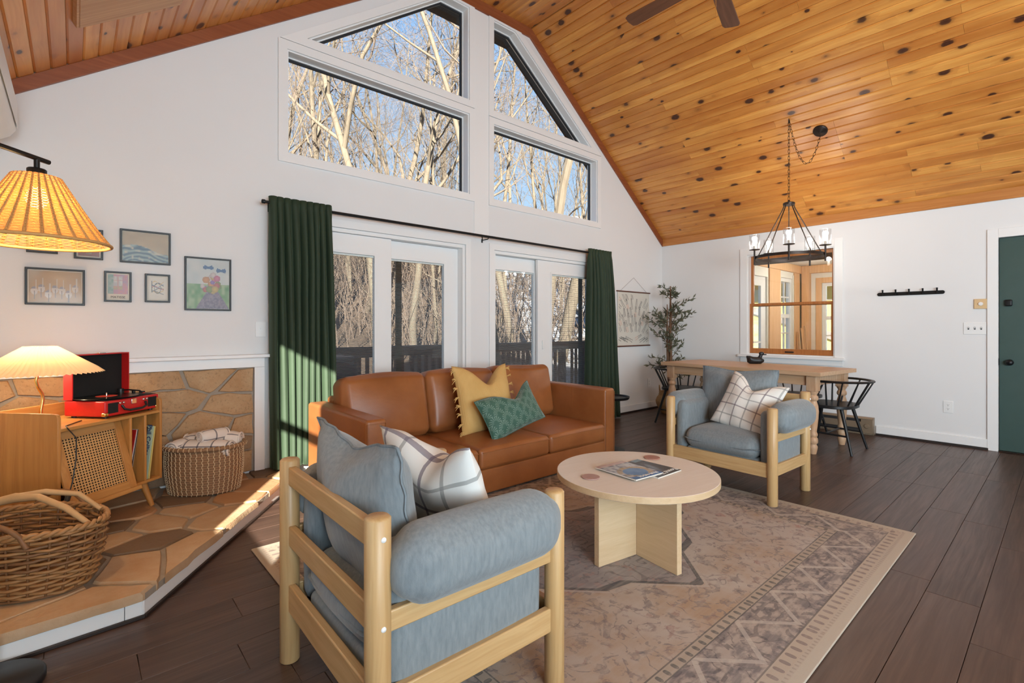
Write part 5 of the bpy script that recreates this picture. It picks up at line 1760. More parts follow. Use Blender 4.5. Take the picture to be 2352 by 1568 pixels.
# ================================================================ black low-back spindle chairs
def make_spindle_chair():
    t = thing('spindle_chair', 'x', 'chair', (0, 0, 0))
    # seat: shaped, front at -y
    pts = []
    for k in range(28):
        a = 2 * PI * k / 28
        x, y = 0.235 * math.cos(a), 0.215 * math.sin(a)
        e = 0.72
        pts.append((0.235 * (abs(math.cos(a)) ** e) * (1 if math.cos(a) > 0 else -1), 0.215 * (abs(math.sin(a)) ** e) * (1 if math.sin(a) > 0 else -1)))
    MB().prism(pts, 0.412, 0.442, 'xy').build('seat', 'black', t, bevel=0.010, seg=3)
    for sx in (-1, 1):
        MB().tube([(sx * 0.15, -0.13, 0.411), (sx * 0.205, -0.20, 0.0)], [0.017, 0.011], 10).build('leg', 'black', t, 60)
        MB().tube([(sx * 0.15, 0.13, 0.411), (sx * 0.225, 0.235, 0.0)], [0.017, 0.011], 10).build('leg', 'black', t, 60)
        MB().tube([(sx * 0.181, -0.169, 0.175), (sx * 0.195, 0.193, 0.165)], 0.009, 8).build('stretcher', 'black', t, 60)
    MB().tube([(-0.188, 0.01, 0.17), (0.188, 0.01, 0.17)], 0.009, 8).build('stretcher', 'black', t, 60)
    def bow(q, z):
        a = R(-28) + q * R(236)
        return (0.285 * math.cos(a), 0.02 + 0.265 * math.sin(a) + 0.05 * max(0, math.sin(a)), z)
    MB().tube([bow(k / 24, 0.672) for k in range(25)], 0.0185, 8, flat=0.62).build('top_rail', 'black', t, 60)
    sp = MB().build
    for k in range(10):
        q = 0.03 + 0.94 * k / 9
        x, y, z = bow(q, 0.664)
        MB().tube([(x * 0.70, y * 0.66 - 0.004, 0.441), (x, y, z)], [0.0085, 0.0065], 7).build('spindle', 'black', t, 60)
    return t
ch = make_spindle_chair()
spots = [((-1.03, -2.50), 180 - 2, 'black spindle chair at the near right end of the dining table'),
         ((-0.95, -0.86), 2, 'black spindle chair at the far end of the dining table by the plant'),
         ((-0.50, -1.14), -90 - 8, 'black spindle chair on the wall side of the table, left of the lounge chair'),
         ((-0.53, -2.02), -90 - 4, 'black spindle chair on the wall side of the table, half hidden behind the lounge chair')]
for i, ((x, y), rz, lb) in enumerate(spots):
    c = ch if i == 0 else copy_tree(ch)
    c.location = (x, y, 0.0005)
    c.rotation_euler = (0, 0, R(rz))
    tag(c, lb, 'chair', 'black spindle dining chairs')

# ================================================================ duck decoy
dk = thing('duck_decoy', 'black carved duck decoy on the dining table', 'figurine', (-0.80, -1.68, TH_ + 0.001), R(-50))
def duck(w):
    w = Vector(w)
    w.z += 0.030 * max(0, -w.x / 0.08) ** 2 if w.z > -0.02 else 0
    return w
MB().rbox((0, 0, 0.036), (0.165, 0.085, 0.072), 0.034, (5, 3, 2), 4, (0.012, 0, 0.004), duck).build('body', 'black', dk, 180)
MB().tube([(0.045, 0, 0.06), (0.058, 0, 0.085), (0.062, 0, 0.10)], [0.024, 0.019, 0.018], 12).build('neck', 'black', dk, 80)
hd = MB().rbox((0.068, 0, 0.113), (0.054, 0.040, 0.042), 0.019, (2, 2, 2), 4).build('head', 'black', dk, 180)
MB().rbox((0.103, 0, 0.103), (0.034, 0.022, 0.012), 0.005, (1, 1, 1), 3).build('bill', 'blackmetal', hd, 180)

# ================================================================ chandelier on a swagged chain
CX, CY, CZ = -1.107, -2.141, 1.905
cl = thing('chandelier', 'dark bronze ring chandelier with five clear glass shades', 'chandelier', (CX, CY, 0))
RR = 0.315
ringm = MB()
n = 72
for r_, z_ in ((RR - .004, -0.014), (RR + .004, -0.014), (RR + .004, 0.014), (RR - .004, 0.014)):
    for j in range(n):
        a = 2 * PI * j / n
        ringm.v.append((r_ * math.cos(a), r_ * math.sin(a), CZ + z_))
for q in range(4):
    for j in range(n):
        j2 = (j + 1) % n
        q2 = (q + 1) % 4
        ringm.f.append((q * n + j, q * n + j2, q2 * n + j2, q2 * n + j))
ringm.build('ring', 'bronze', cl, 40)
hubz = 2.445
MB().lathe([(0.0005, -0.012), (0.052, -0.012), (0.055, -0.008), (0.055, 0.010), (0.045, 0.016), (0.012, 0.020), (0.010, 0.040), (0.0005, 0.040)], 28, c=(0, 0, hubz)).build('hub', 'bronze', cl, 50)
a0 = math.atan2(-4.05 - CY, -6.59 - CX)
for k in range(5):
    a = a0 + 2 * PI * k / 5
    c, s_ = math.cos(a), math.sin(a)
    x, y = (RR + .012) * c, (RR + .012) * s_
    a2 = a + PI / 5
    MB().tube([(0.045 * math.cos(a2), 0.045 * math.sin(a2), hubz - 0.012), (0.06 * math.cos(a2), 0.06 * math.sin(a2), hubz - 0.05), (RR * math.cos(a2), RR * math.sin(a2), CZ + 0.012)], 0.0052, 7).build('rod', 'bronze', cl, 60)
    arm = MB().cyl((x, y, CZ - 0.075), (x, y, CZ + 0.075), 0.0085, n=12).build('candle_arm', 'bronze', cl, 50)
    MB().lathe([(0.009, 0.0), (0.050, 0.004), (0.052, 0.008), (0.009, 0.008)], 24, c=(x, y, CZ + 0.075)).build('cup', 'bronze', arm, 50)
    MB().lathe([(0.0475, 0.0), (0.049, 0.0), (0.049, 0.150), (0.0475, 0.150), (0.0475, 0.0)], 28, c=(x, y, CZ + 0.0835), caps=False).build('glass_shade', 'clearglass', arm, 50)
    MB().cyl((x, y, CZ + 0.0835), (x, y, CZ + 0.122), 0.011).build('candle_sleeve', 'paper', arm, 50)
    bl_ = bpy.data.lights.new('chandelier_light', 'POINT')
    bl_.energy = 4.4
    bl_.color = (1.0, 0.93, 0.84)
    bl_.shadow_soft_size = 0.03
    bo_ = bpy.data.objects.new('chandelier_light', bl_)
    COL.objects.link(bo_)
    bo_.location = (x, y, CZ + 0.21)
    bo_.parent = arm
    MB().lathe([(0.008, 0.0), (0.016, 0.016), (0.017, 0.032), (0.010, 0.055), (0.0, 0.066)], 14, c=(x, y, CZ + 0.122), caps=False).build('bulb', 'bulb', arm, 80)
def chain(pts, lk=0.034):
    # links along a polyline
    P = [Vector(p) for p in pts]
    out = []
    seg = [(b - a).length for a, b in zip(P, P[1:])]
    tot = sum(seg)
    k = int(tot / lk)
    m = MB()
    for i in range(k):
        d = (i + 0.5) * tot / k
        j = 0
        while d > seg[j] and j < len(seg) - 1:
            d -= seg[j]
            j += 1
        c = P[j].lerp(P[j + 1], d / seg[j])
        t = (P[j + 1] - P[j]).normalized()
        u = t.orthogonal().normalized()
        if i % 2:
            u = t.cross(u)
        L, W = 0.022, 0.0095
        pts2 = []
        for q in range(12):
            a = 2 * PI * q / 12
            pts2.append(c + t * L * math.cos(a) + u * W * math.sin(a))
        m.tube(pts2, 0.0022, 4, closed=True)
    return m
hk = Vector((0, 0, ceil_z(CX) - 0.012))
cn2 = Vector((-0.918 - CX, -2.370 - CY, ceil_z(-0.918) - 0.02))
c1 = chain([hk, (0, 0, hubz + 0.04)]).build('chain', 'bronze', cl, 60)
c1['kind'] = 'stuff'
sw = []
for k in range(17):
    t = k / 16
    p = hk.lerp(cn2, t)
    p.z = hk.z + (cn2.z - 0.03 - hk.z) * t - 0.36 * (1 - (2 * t - 1) ** 2)
    sw.append(p)
c2 = chain(sw).build('swag_chain', 'bronze', cl, 60)
c2['kind'] = 'stuff'
MB().tube([(0, 0, hk.z + .011), (0, 0, hk.z - 0.01), (0.012, 0, hk.z - 0.022), (0, 0, hk.z - 0.03), (-0.01, 0, hk.z - 0.018)], 0.0035, 6).build('ceiling_hook', 'bronze', cl, 60)
sr = -math.atan2(ZR - ZF, XR - XFR)
can = MB().lathe([(0.0005, 0.0), (0.066, 0.0), (0.066, -0.006), (0.058, -0.016), (0.02, -0.022), (0.009, -0.034), (0.0005, -0.034)], 32).build('canopy', 'bronze', cl, 50, loc=(cn2.x, cn2.y, ceil_z(-0.918) - 0.001), rot=(0, sr, 0))

# ================================================================ ceiling fan
FX, FY, FZ = -3.325, -2.44, 3.58
fan = thing('ceiling_fan', 'brown five-blade ceiling fan hanging at the top edge', 'fan', (FX, FY, 0))
MB().cyl((0, 0, FZ + 0.16), (0, 0, ZF - 0.05), 0.012).build('downrod', 'bronze', fan, 50)
MB().lathe([(0.0005, ZF - 0.001), (0.07, ZF - 0.001), (0.065, ZF - 0.05), (0.02, ZF - 0.07), (0.0005, ZF - 0.07)], 28).build('canopy', 'bronze', fan, 50)
MB().lathe([(0.0005, FZ + 0.17), (0.05, FZ + 0.165), (0.11, FZ + 0.13), (0.125, FZ + 0.08), (0.115, FZ + 0.03), (0.07, FZ + 0.0), (0.06, FZ - 0.05), (0.04, FZ - 0.08), (0.0005, FZ - 0.085)], 32).build('motor_housing', 'bronze', fan, 50)
pr = []
for (x, y) in ((0.20, -0.058), (0.655, -0.066), (0.685, -0.052), (0.692, 0.0), (0.685, 0.052), (0.655, 0.066), (0.20, 0.058)):
    pr.append((x, y))
bm_ = MB().prism(pr, -0.004, 0.004, 'xy').mesh('blade', 'fan')
im_ = MB()
im_.box(0.085, -0.018, -0.002, 0.26, 0.018, 0.004)
im_ = im_.mesh('blade_iron', 'bronze')
for k in range(5):
    b = link('blade', bm_, fan, (0, 0, FZ), (R(8), 0, R(90 - 75 + 0.0) + 0 if k == 1 else R(90 - 72 * k)), 0.003)
    link('blade_iron', im_, b, (0, 0, 0.0065))
pc = MB().tube([(0.03, 0.0, FZ - 0.085), (0.03, 0.0, FZ - 0.30)], 0.0015, 5).build('pull_chain', 'brass', fan, 60)

# ================================================================ artificial olive tree in a belly basket
ol = thing('olive_tree', 'tall artificial olive tree standing in the corner behind the dining table', 'plant', (-0.44, -0.40, 0.0))
rg = random.Random(31)
tk = [(0.0, 0.0, 0.05), (0.01, -0.01, 0.5), (-0.01, 0.0, 0.95), (0.015, 0.005, 1.35), (0.0, 0.0, 1.75)]
MB().tube(tk, [0.030, 0.027, 0.023, 0.017, 0.008], 9).build('trunk', 'trunk', ol, 80)
MB().tube([(0.02, 0.0, 0.05), (-0.03, 0.02, 0.6), (-0.05, 0.02, 1.1), (-0.03, 0.03, 1.5)], [0.020, 0.017, 0.013, 0.006], 8).build('trunk', 'trunk', ol, 80)
lv, br = MB(), MB()
def leaf(p, d, L, W):
    d = d.normalized()
    s = d.cross(Vector((rg.uniform(-1, 1), rg.uniform(-1, 1), rg.uniform(-.3, 1)))).normalized()
    nrm = d.cross(s)
    a, b, c, e = p, p + d * L * 0.5 + s * W + nrm * 0.004, p + d * L + nrm * -0.006, p + d * L * 0.5 - s * W + nrm * 0.004
    m2 = p + d * L * 0.5
    lv.add([a, b, c, e, m2], [(0, 1, 4), (1, 2, 4), (2, 3, 4), (3, 0, 4)])
for i in range(40):
    z = rg.uniform(0.45, 1.05) if i % 3 == 0 else rg.uniform(0.95, 1.72)
    base = Vector((0.0, 0.0, z))
    a = i * 2.4 + rg.uniform(-.4, .4)
    L = rg.choice([0.16, 0.22, 0.28, 0.36, 0.46]) * rg.uniform(0.85, 1.15) * (1.0 if z < 1.45 else 0.7)
    up = rg.uniform(0.2, 1.5)
    d = Vector((math.cos(a), math.sin(a), up)).normalized()
    if (base + d * L).x > 0.34 - 0.0:
        d.x *= 0.5
    if (base + d * L).y > 0.30:
        d.y *= 0.5
    pts = [base, base + d * L * 0.5 + Vector((0, 0, 0.01)), base + d * L + Vector((rg.uniform(-.06, .06), rg.uniform(-.06, .06), rg.uniform(-0.07, 0.02)))]
    br.tube(pts, [0.005, 0.0035, 0.0015], 5)
    for k in range(24):
        t = 0.25 + 0.75 * k / 23
        p = pts[0].lerp(pts[1], t * 2) if t < 0.5 else pts[1].lerp(pts[2], t * 2 - 1)
        dd = d + Vector((rg.uniform(-1, 1), rg.uniform(-1, 1), rg.uniform(-1.0, 0.9))) * 1.1
        leaf(p, dd, rg.uniform(0.055, 0.09), rg.uniform(0.008, 0.012))
br.build('branches', 'trunk', ol, 80)['kind'] = 'stuff'
f = lv.build('foliage', 'olive', ol)
f['kind'] = 'stuff'
bb = thing('belly_basket', 'tan woven belly basket with loop handle under the olive tree', 'basket', (-0.44, -0.40, 0.0008))
prof = [(0.0005, 0.0)]
pz = [(0.12, 0.0), (0.150, 0.05), (0.185, 0.12), (0.195, 0.17), (0.180, 0.215), (0.155, 0.25), (0.148, 0.30)]
for i in range(len(pz) - 1):
    for q in range(4):
        t = q / 4
        r_ = pz[i][0] + (pz[i + 1][0] - pz[i][0]) * t + (0.003 if q % 2 else -0.001)
        prof.append((r_, pz[i][1] + (pz[i + 1][1] - pz[i][1]) * t))
prof += [(0.150, 0.30), (0.140, 0.30), (0.138, 0.20), (0.0005, 0.19)]
# two-colour weave: light band above the belly fold
MB().lathe(prof, 36).build('woven_body', 'wicker', bb, 60)
for sg in (-1, 1):
    pts = [(sg * 0.147 * math.cos(0.35 * u) * 1.0, 0.147 * math.sin(0.35 * u), 0.285 + 0.10 * (1 - u * u)) for u in (-1, -.7, -.35, 0, .35, .7, 1)]
    MB().tube([(p[0], p[1], p[2]) for p in pts], 0.006, 7).build('loop_handle', 'wicker', bb, 60).rotation_euler = (0, 0, R(-50))

# ================================================================ baseboard heater
ht = thing('baseboard_heater', 'tan metal baseboard heater along the right wall under the table', 'heater', (0, 0, 0))
y0, y1 = -2.625, -0.62
MB().box(-0.058, y0, 0.0008, -0.001, y1, 0.016).build('bottom_pan', 'heater', ht, bevel=0.002)
MB().prism([(-0.001, 0.190), (-0.055, 0.190), (-0.066, 0.178), (-0.066, 0.168), (-0.001, 0.168)], y0, y1, 'xz').build('top_cover', 'heater', ht, bevel=0.002)
MB().box(-0.066, y0 + 0.11, 0.068, -0.062, y1, 0.138).build('front_panel', 'heater', ht, bevel=0.001)
MB().box(-0.066, y0 + 0.11, 0.018, -0.062, y1, 0.040).build('lower_lip', 'heater', ht, bevel=0.001)
MB().box(-0.050, y0 + 0.002, 0.018, -0.001, y1 - 0.002, 0.167).build('heating_element', 'slot', ht)
e = MB().box(-0.068, y0 - 0.001, 0.018, -0.051, y0 + 0.11, 0.167).build('end_cap', 'heater', ht, bevel=0.002)
MB().lathe([(0.024, 0.0), (0.024, 0.008), (0.021, 0.012), (0.0005, 0.012)], 20).build('thermostat_knob', 'heater', e, 50, loc=(-0.0683, y0 + 0.055, 0.095), rot=(0, -PI / 2, 0))
MB().box(-0.0665, y0 - 0.003, 0.0008, -0.001, y0 - .0015, 0.190).build('end_plate', 'heater', ht)

# ================================================================ wall hardware on the right wall
rk = thing('coat_rack', 'black metal coat rack with five hooks on the right wall', 'coat rack', (0, -2.932, 1.540))
pr = []
for k in range(24):
    a = 2 * PI * k / 24
    pr.append(((0.262 if math.cos(a) > 0 else -0.262) + 0.019 * math.cos(a), 0.019 * math.sin(a)))
MB().prism(pr, -0.008, -0.0006, 'yz').build('back_plate', 'blackmetal', rk, bevel=0.0015)
for i in range(5):
    y = 0.225 - 0.1125 * i
    MB().tube([(-0.0085, y, 0.0), (-0.030, y, -0.004), (-0.040, y, 0.012), (-0.043, y, 0.046)], [0.008, 0.007, 0.007, 0.0085], 8).build('hook', 'blackmetal', rk, 60)
th = thing('thermostat', 'almond wall thermostat with round dial beside the green door', 'thermostat', (0, -3.478, 1.410))
MB().box(-0.014, -0.048, -0.048, -0.0006, 0.048, 0.048).build('plate', 'almond', th, bevel=0.003)
MB().lathe([(0.018, 0.0), (0.017, 0.010), (0.0005, 0.011)], 20).build('dial', 'plastic', th, 50, loc=(-0.0143, 0, 0), rot=(0, -PI / 2, 0))
sp3 = thing('switch_plate', 'white triple light switch plate beside the green door', 'switch', (0, -3.435, 1.172))
MB().box(-0.006, -0.082, -0.058, -0.0006, 0.082, 0.058).build('plate', 'plastic', sp3, bevel=0.002)
for i in (-1, 0, 1):
    s_ = MB().box(-0.0075, i * 0.046 - .006, -0.012, -0.0061, i * 0.046 + .006, 0.012).build('slot', 'slot', sp3)
    MB().box(-0.016, i * 0.046 - .004, 0.0, -0.0076, i * 0.046 + .004, 0.009).build('toggle', 'plastic', sp3, bevel=0.001)
def outlet(label, loc, rz):
    t = thing('wall_outlet', label, 'outlet', loc, rz)
    MB().box(-0.038, -0.0055, -0.060, 0.038, -0.0006, 0.060).build('plate', 'plastic', t, bevel=0.002)
    for sz in (-1, 1):
        f = MB().lathe([(0.0165, 0.0), (0.0165, 0.0015), (0.0005, 0.0015)], 18).build('receptacle', 'plastic', t, 50, loc=(0, -0.0057, sz * 0.0195), rot=(PI / 2, 0, 0))
        for (x, z, w) in ((-0.006, 0.004, 0.0012), (0.006, 0.004, 0.0012), (0.0, -0.007, 0.002)):
            MB().box(x - w, -0.0078, sz * 0.0195 + z - .0035, x + w, -0.0073, sz * 0.0195 + z + .0035).build('slot', 'slot', t)
    return t
outlet('white duplex wall outlet low on the right wall by the door', (0, -3.238, 0.381), R(-90))
outlet('white duplex wall outlet low on the gable wall by the plant', (-0.345, 0, 0.383), 0)
lsw = thing('light_switch', 'white light switch plate beside the left green curtain', 'switch', (-5.537, 0, 1.167))
MB().box(-0.036, -0.0055, -0.058, 0.036, -0.0006, 0.058).build('plate', 'plastic', lsw, bevel=0.002)
MB().box(-0.004, -0.013, 0.0, 0.004, -0.0056, 0.010).build('toggle', 'plastic', lsw, bevel=0.001)
# ================================================================ curtains and rod
rod = thing('curtain_rod', 'thin black double curtain rod above the glass doors', 'curtain rod', (0, 0, 0))
MB().tube([(-5.53, -0.10, 2.112), (-1.40, -0.10, 2.112)], 0.0105, 10).build('rod', 'blackmetal', rod, 60)
MB().tube([(-5.50, -0.065, 2.112), (-1.43, -0.065, 2.112)], 0.0065, 8).build('rod', 'blackmetal', rod, 60)
for x in (-5.48, -3.42, -1.45):
    MB().box(x - .008, -0.006, 2.06, x + .008, -0.0006, 2.14).build('bracket_plate', 'blackmetal', rod, bevel=0.001)
    MB().tube([(x, -0.006, 2.085), (x, -0.10, 2.085), (x, -0.113, 2.098)], 0.005, 7).build('bracket_arm', 'blackmetal', rod, 60)
for x, sg in ((-5.53, -1), (-1.40, 1)):
    MB().lathe([(0.010, 0.0), (0.016, 0.003), (0.016, 0.022), (0.012, 0.026), (0.0, 0.026)], 14).build('finial', 'blackmetal', rod, 50, loc=(x, -0.10, 2.112), rot=(0, sg * PI / 2, 0))
def curtain(label, x0, x1, bx0, bx1, zb_, folds, seed):
    t = thing('curtain', label, 'curtain', (0, 0, 0))
    rg = random.Random(seed)
    nu, nv = folds * 12, 26
    ph = [rg.uniform(-0.5, 0.5) for _ in range(folds + 2)]
    am = [rg.uniform(0.75, 1.25) for _ in range(folds + 2)]
    b = MB()
    ztop = 2.160
    for j in range(nv + 1):
        v = j / nv
        z = ztop - (ztop - zb_) * (v ** 1.15)
        for i in range(nu + 1):
            u = i / nu
            fi = u * folds
            k = int(min(folds - 1, fi))
            w = fi - k
            A = 0.020 + 0.030 * min(1, max(0, (v - 0.03) / 0.25))
            ampl = A * (am[k] * (1 - w) + am[k + 1] * w)
            sh_ = (ph[k] * (1 - w) + ph[k + 1] * w) * min(1, v * 3)
            wave = math.sin(2 * PI * fi + sh_ + 0.7 * math.sin(3 * v + k))
            wave = math.copysign(abs(wave) ** 0.8, wave)
            xa = x0 + (bx0 - x0) * v
            xb = x1 + (bx1 - x1) * v
            x = xa + (xb - xa) * u + 0.010 * math.cos(2 * PI * fi + sh_)
            # header pinch at the rod pocket
            pin = 1 - 0.45 * math.exp(-((v - 0.035) / 0.02) ** 2)
            y = -0.108 + wave * ampl * pin
            y = min(y, -0.075) if v < 0.03 else min(y, -0.030)
            b.v.append((x, y, z))
    for j in range(nv):
        for i in range(nu):
            a = j * (nu + 1) + i
            b.f.append((a, a + 1, a + nu + 2, a + nu + 1))
    o = b.build('fabric', 'velvet', t, 180)
    s = o.modifiers.new('thickness', 'SOLIDIFY')
    s.thickness = 0.004
    return t
curtain('dark green velvet curtain at the left of the glass doors, partly sunlit', -5.515, -5.045, -5.50, -5.02, 0.128, 9, 3)
curtain('dark green velvet curtain at the right of the glass doors behind the sofa', -1.835, -1.385, -1.90, -1.24, 0.015, 8, 9)

# ================================================================ framed prints on the gable wall
def framed(label, x0, x1, z0, z1, fn, mat_w=0.008, fw_=0.011, res=(44, 44), title=None, tz=None, tsize=0.014):
    w, h = x1 - x0, z1 - z0
    t = thing('framed_print', label, 'picture', ((x0 + x1) / 2, -0.0006, (z0 + z1) / 2))
    MB().prism([(-w / 2, -h / 2), (w / 2, -h / 2), (w / 2, h / 2), (-w / 2, h / 2)], -0.020, -0.0005, 'xz',
               [[(-w / 2 + fw_, -h / 2 + fw_), (w / 2 - fw_, -h / 2 + fw_), (w / 2 - fw_, h / 2 - fw_), (-w / 2 + fw_, h / 2 - fw_)]]).build('frame', 'black', t, bevel=0.0015)
    MB().box(-w / 2 + fw_, -0.009, -h / 2 + fw_, w / 2 - fw_, -0.0005, h / 2 - fw_).build('mount', 'paper', t)
    iw, ih = w - 2 * fw_ - 2 * mat_w, h - 2 * fw_ - 2 * mat_w
    dz = 0.0
    if title:
        ih -= tsize * 1.6
        dz = tsize * 0.8 * (1 if tz == 'bottom' else -1)
    print_grid(iw, ih, res[0], res[1], fn, 'print_glazed', 'print', t, (0, -0.0096, dz), (PI / 2, 0, 0))
    if title:
        text_mesh(title, tsize, 'ink', t, (0, -0.0098, (-1 if tz == 'bottom' else 1) * (h / 2 - fw_ - mat_w - tsize * 0.55)), (PI / 2, 0, 0))
    return t
def art_sea(u, v):
    # generic sea study: tan sky over rolling blue-green bands
    base = 0.42 + 0.14 * math.sin(u * 4.2 + 0.6) + 0.05 * (vnoise(u * 6, 0, 4) - .5)
    if v > base:
        return lerp((0.44, 0.33, 0.20), (0.37, 0.275, 0.165), vnoise(u * 5, v * 5, 1))
    s = math.sin((v - 0.15 * math.sin(u * 5)) * 42 + 6 * vnoise(u * 5, v * 5, 2))
    c = lerp((0.05, 0.09, 0.14), (0.28, 0.36, 0.33), 0.5 + 0.5 * s)
    return lerp(c, (0.52, 0.47, 0.36), max(0, vnoise(u * 14, v * 14, 5) - 0.62) * 3)
def art_flowers(u, v):
    c = lerp((0.28, 0.11, 0.08), (0.20, 0.085, 0.065), vnoise(u * 5, v * 5, 1))
    for i in range(14):
        cx, cy, r = 0.25 + 0.5 * hsh(i, 1), 0.42 + 0.42 * hsh(i, 2), 0.05 + 0.06 * hsh(i, 3)
        if math.hypot((u - cx), (v - cy) * 1.2) < r:
            c = lerp((0.46, 0.22, 0.19), (0.58, 0.44, 0.36), hsh(i, 4))
    if abs(u - 0.5) < 0.13 and 0.12 < v < 0.42:
        c = lerp((0.20, 0.16, 0.10), (0.34, 0.27, 0.17), vnoise(u * 9, v * 9, 3))
    return c
def art_birds(u, v):
    c = lerp((0.46, 0.33, 0.19), (0.40, 0.28, 0.155), vnoise(u * 4, v * 4, 1))
    for i in range(7):
        cx, cy = 0.10 + 0.13 * i, 0.36 + 0.10 * math.sin(i * 2.3)
        if math.hypot((u - cx) / 0.065, (v - cy) / 0.13) < 1:
            c = lerp((0.60, 0.56, 0.50), (0.25, 0.25, 0.27), 1 if v - cy > 0.05 else 0.1)
        if abs(u - cx - 0.03) < 0.012 and cy < v < cy + 0.34:
            c = (0.56, 0.52, 0.46)
        if abs(u - cx) < 0.008 and cy - 0.28 < v < cy:
            c = (0.20, 0.17, 0.15)
    return c
def art_view(u, v):
    if 0.28 < u < 0.72 and 0.22 < v < 0.92:
        c = lerp((0.55, 0.50, 0.44), (0.38, 0.34, 0.34), vnoise(u * 16, v * 14, 2))
        if v < 0.42:
            c = lerp((0.22, 0.28, 0.12), (0.50, 0.24, 0.18), vnoise(u * 22, v * 18, 3))
        if abs(u - 0.5) < 0.012 or abs(v - 0.70) < 0.010:
            c = (0.42, 0.22, 0.18)
        return c
    if u < 0.28:
        return lerp((0.12, 0.24, 0.19), (0.30, 0.34, 0.30), vnoise(u * 9, v * 10, 4))
    return lerp((0.50, 0.19, 0.20), (0.30, 0.20, 0.28), vnoise(u * 9, v * 8, 6))
def art_lines(u, v):
    c = (0.62, 0.56, 0.46)
    for i in range(7):
        f = v - (0.28 + 0.08 * i + 0.07 * math.sin(u * (5 + i) + i * 1.7))
        if abs(f) < 0.014 and 0.14 < u < 0.86:
            c = [(0.05, 0.05, 0.06), (0.50, 0.30, 0.04), (0.05, 0.05, 0.06), (0.40, 0.09, 0.06), (0.06, 0.10, 0.22), (0.05, 0.05, 0.06), (0.50, 0.30, 0.04)][i]
    if abs(math.hypot((u - 0.5) / 0.8, v - 0.5) - 0.24) < 0.013:
        c = (0.05, 0.05, 0.06)
    if abs(u - 0.16) < 0.016 and 0.3 < v < 0.85:
        c = (0.05, 0.05, 0.06)
    return c
def art_bouquet(u, v):
    # loose bouquet over a dark lilac cloth in a pale meadow
    c = lerp((0.58, 0.57, 0.53), (0.46, 0.49, 0.48), vnoise(u * 5, v * 6, 1))
    if v < 0.50:
        c = lerp((0.10, 0.25, 0.07), (0.34, 0.42, 0.22), vnoise(u * 14, v * 12, 2))
    if v < 0.36 - 1.5 * max(0, abs(u - 0.60) - 0.12) ** 1.1:
        c = lerp((0.13, 0.10, 0.15), (0.27, 0.21, 0.25), vnoise(u * 34, v * 34, 3))
    for i in range(24):
        a, q = hsh(i, 1) * 6.28, math.sqrt(hsh(i, 2)) * 0.20
        cx, cy, r = 0.55 + q * math.cos(a) * 1.1, 0.52 + q * math.sin(a) * 0.9, 0.05 + 0.04 * hsh(i, 3)
        if math.hypot(u - cx, (v - cy) * 1.25) < r:
            cc = [(0.55, 0.16, 0.26), (0.58, 0.26, 0.08), (0.55, 0.38, 0.10), (0.28, 0.16, 0.40), (0.50, 0.13, 0.10), (0.60, 0.50, 0.46), (0.24, 0.28, 0.08)][i % 7]
            c = lerp(cc, tuple(x * 0.55 for x in cc), math.hypot(u - cx, v - cy) / r * 0.8)
    for (cx, cy) in ((0.50, 0.84), (0.80, 0.79)):
        du, dv = u - cx, v - cy
        if abs(du) < 0.12 and abs(dv) < 0.022 + 0.28 * abs(du) * (1 if abs(du) < 0.10 else 0):
            c = (0.05, 0.11, 0.24)
    return c
framed('black framed print mostly hidden behind the rattan lampshade', -6.80, -6.663, 1.622, 1.812, art_flowers)
framed('small black framed print of flowers with a title across its top', -6.591, -6.453, 1.604, 1.792, art_flowers, title='AUGUSTE RENOIR', tz='top', tsize=0.0125)
framed('black framed print of a tan sky over blue waves', -6.371, -6.101, 1.600, 1.816, art_sea, 0.002, res=(60, 48))
framed('black framed print of white birds on brown, lowest at left', -6.806, -6.54, 1.315, 1.534, art_birds, 0.006, res=(64, 48))
framed('small black framed poster lettered below a pink and green window', -6.449, -6.311, 1.344, 1.538, art_view, title='MATISSE', tz='bottom', tsize=0.020)
framed('small black framed line drawing on cream', -6.242, -6.104, 1.348, 1.536, art_lines, 0.012)
framed('tall black framed picture of a colourful bouquet over lilac cloth', -6.022, -5.737, 1.300, 1.672, art_bouquet, 0.002, res=(64, 80))

# ================================================================ hanging canvas scroll with leaf drawing
sc = thing('canvas_scroll', 'cream canvas scroll with black leaf sprigs hung between walnut dowels', 'wall hanging', (-0.735, 0, 1.30))
MB().box(-0.375, -0.011, -0.365, 0.375, -0.009, 0.365).build('canvas', 'paper', sc)
for z in (-0.375, 0.375):
    MB().tube([(-0.395, -0.011, z), (0.395, -0.011, z)], 0.0095, 8).build('dowel', 'walnut', sc, 60)
MB().tube([(-0.31, -0.011, 0.383), (0.0, -0.008, 0.575), (0.31, -0.011, 0.383)], 0.0016, 5).build('hanging_string', 'cord', sc, 60)
rg = random.Random(17)
ink, inp = MB(), MB()
def blot(m, x, z, a, L, W):
    c, s_ = math.cos(a), math.sin(a)
    pts = []
    for k in range(6):
        q = 2 * PI * k / 6
        u, w = L * math.cos(q), W * math.sin(q)
        pts.append((x + u * c - w * s_, -0.0114, z + u * s_ + w * c))
    m.add(pts, [(0, 1, 2, 3, 4, 5)])
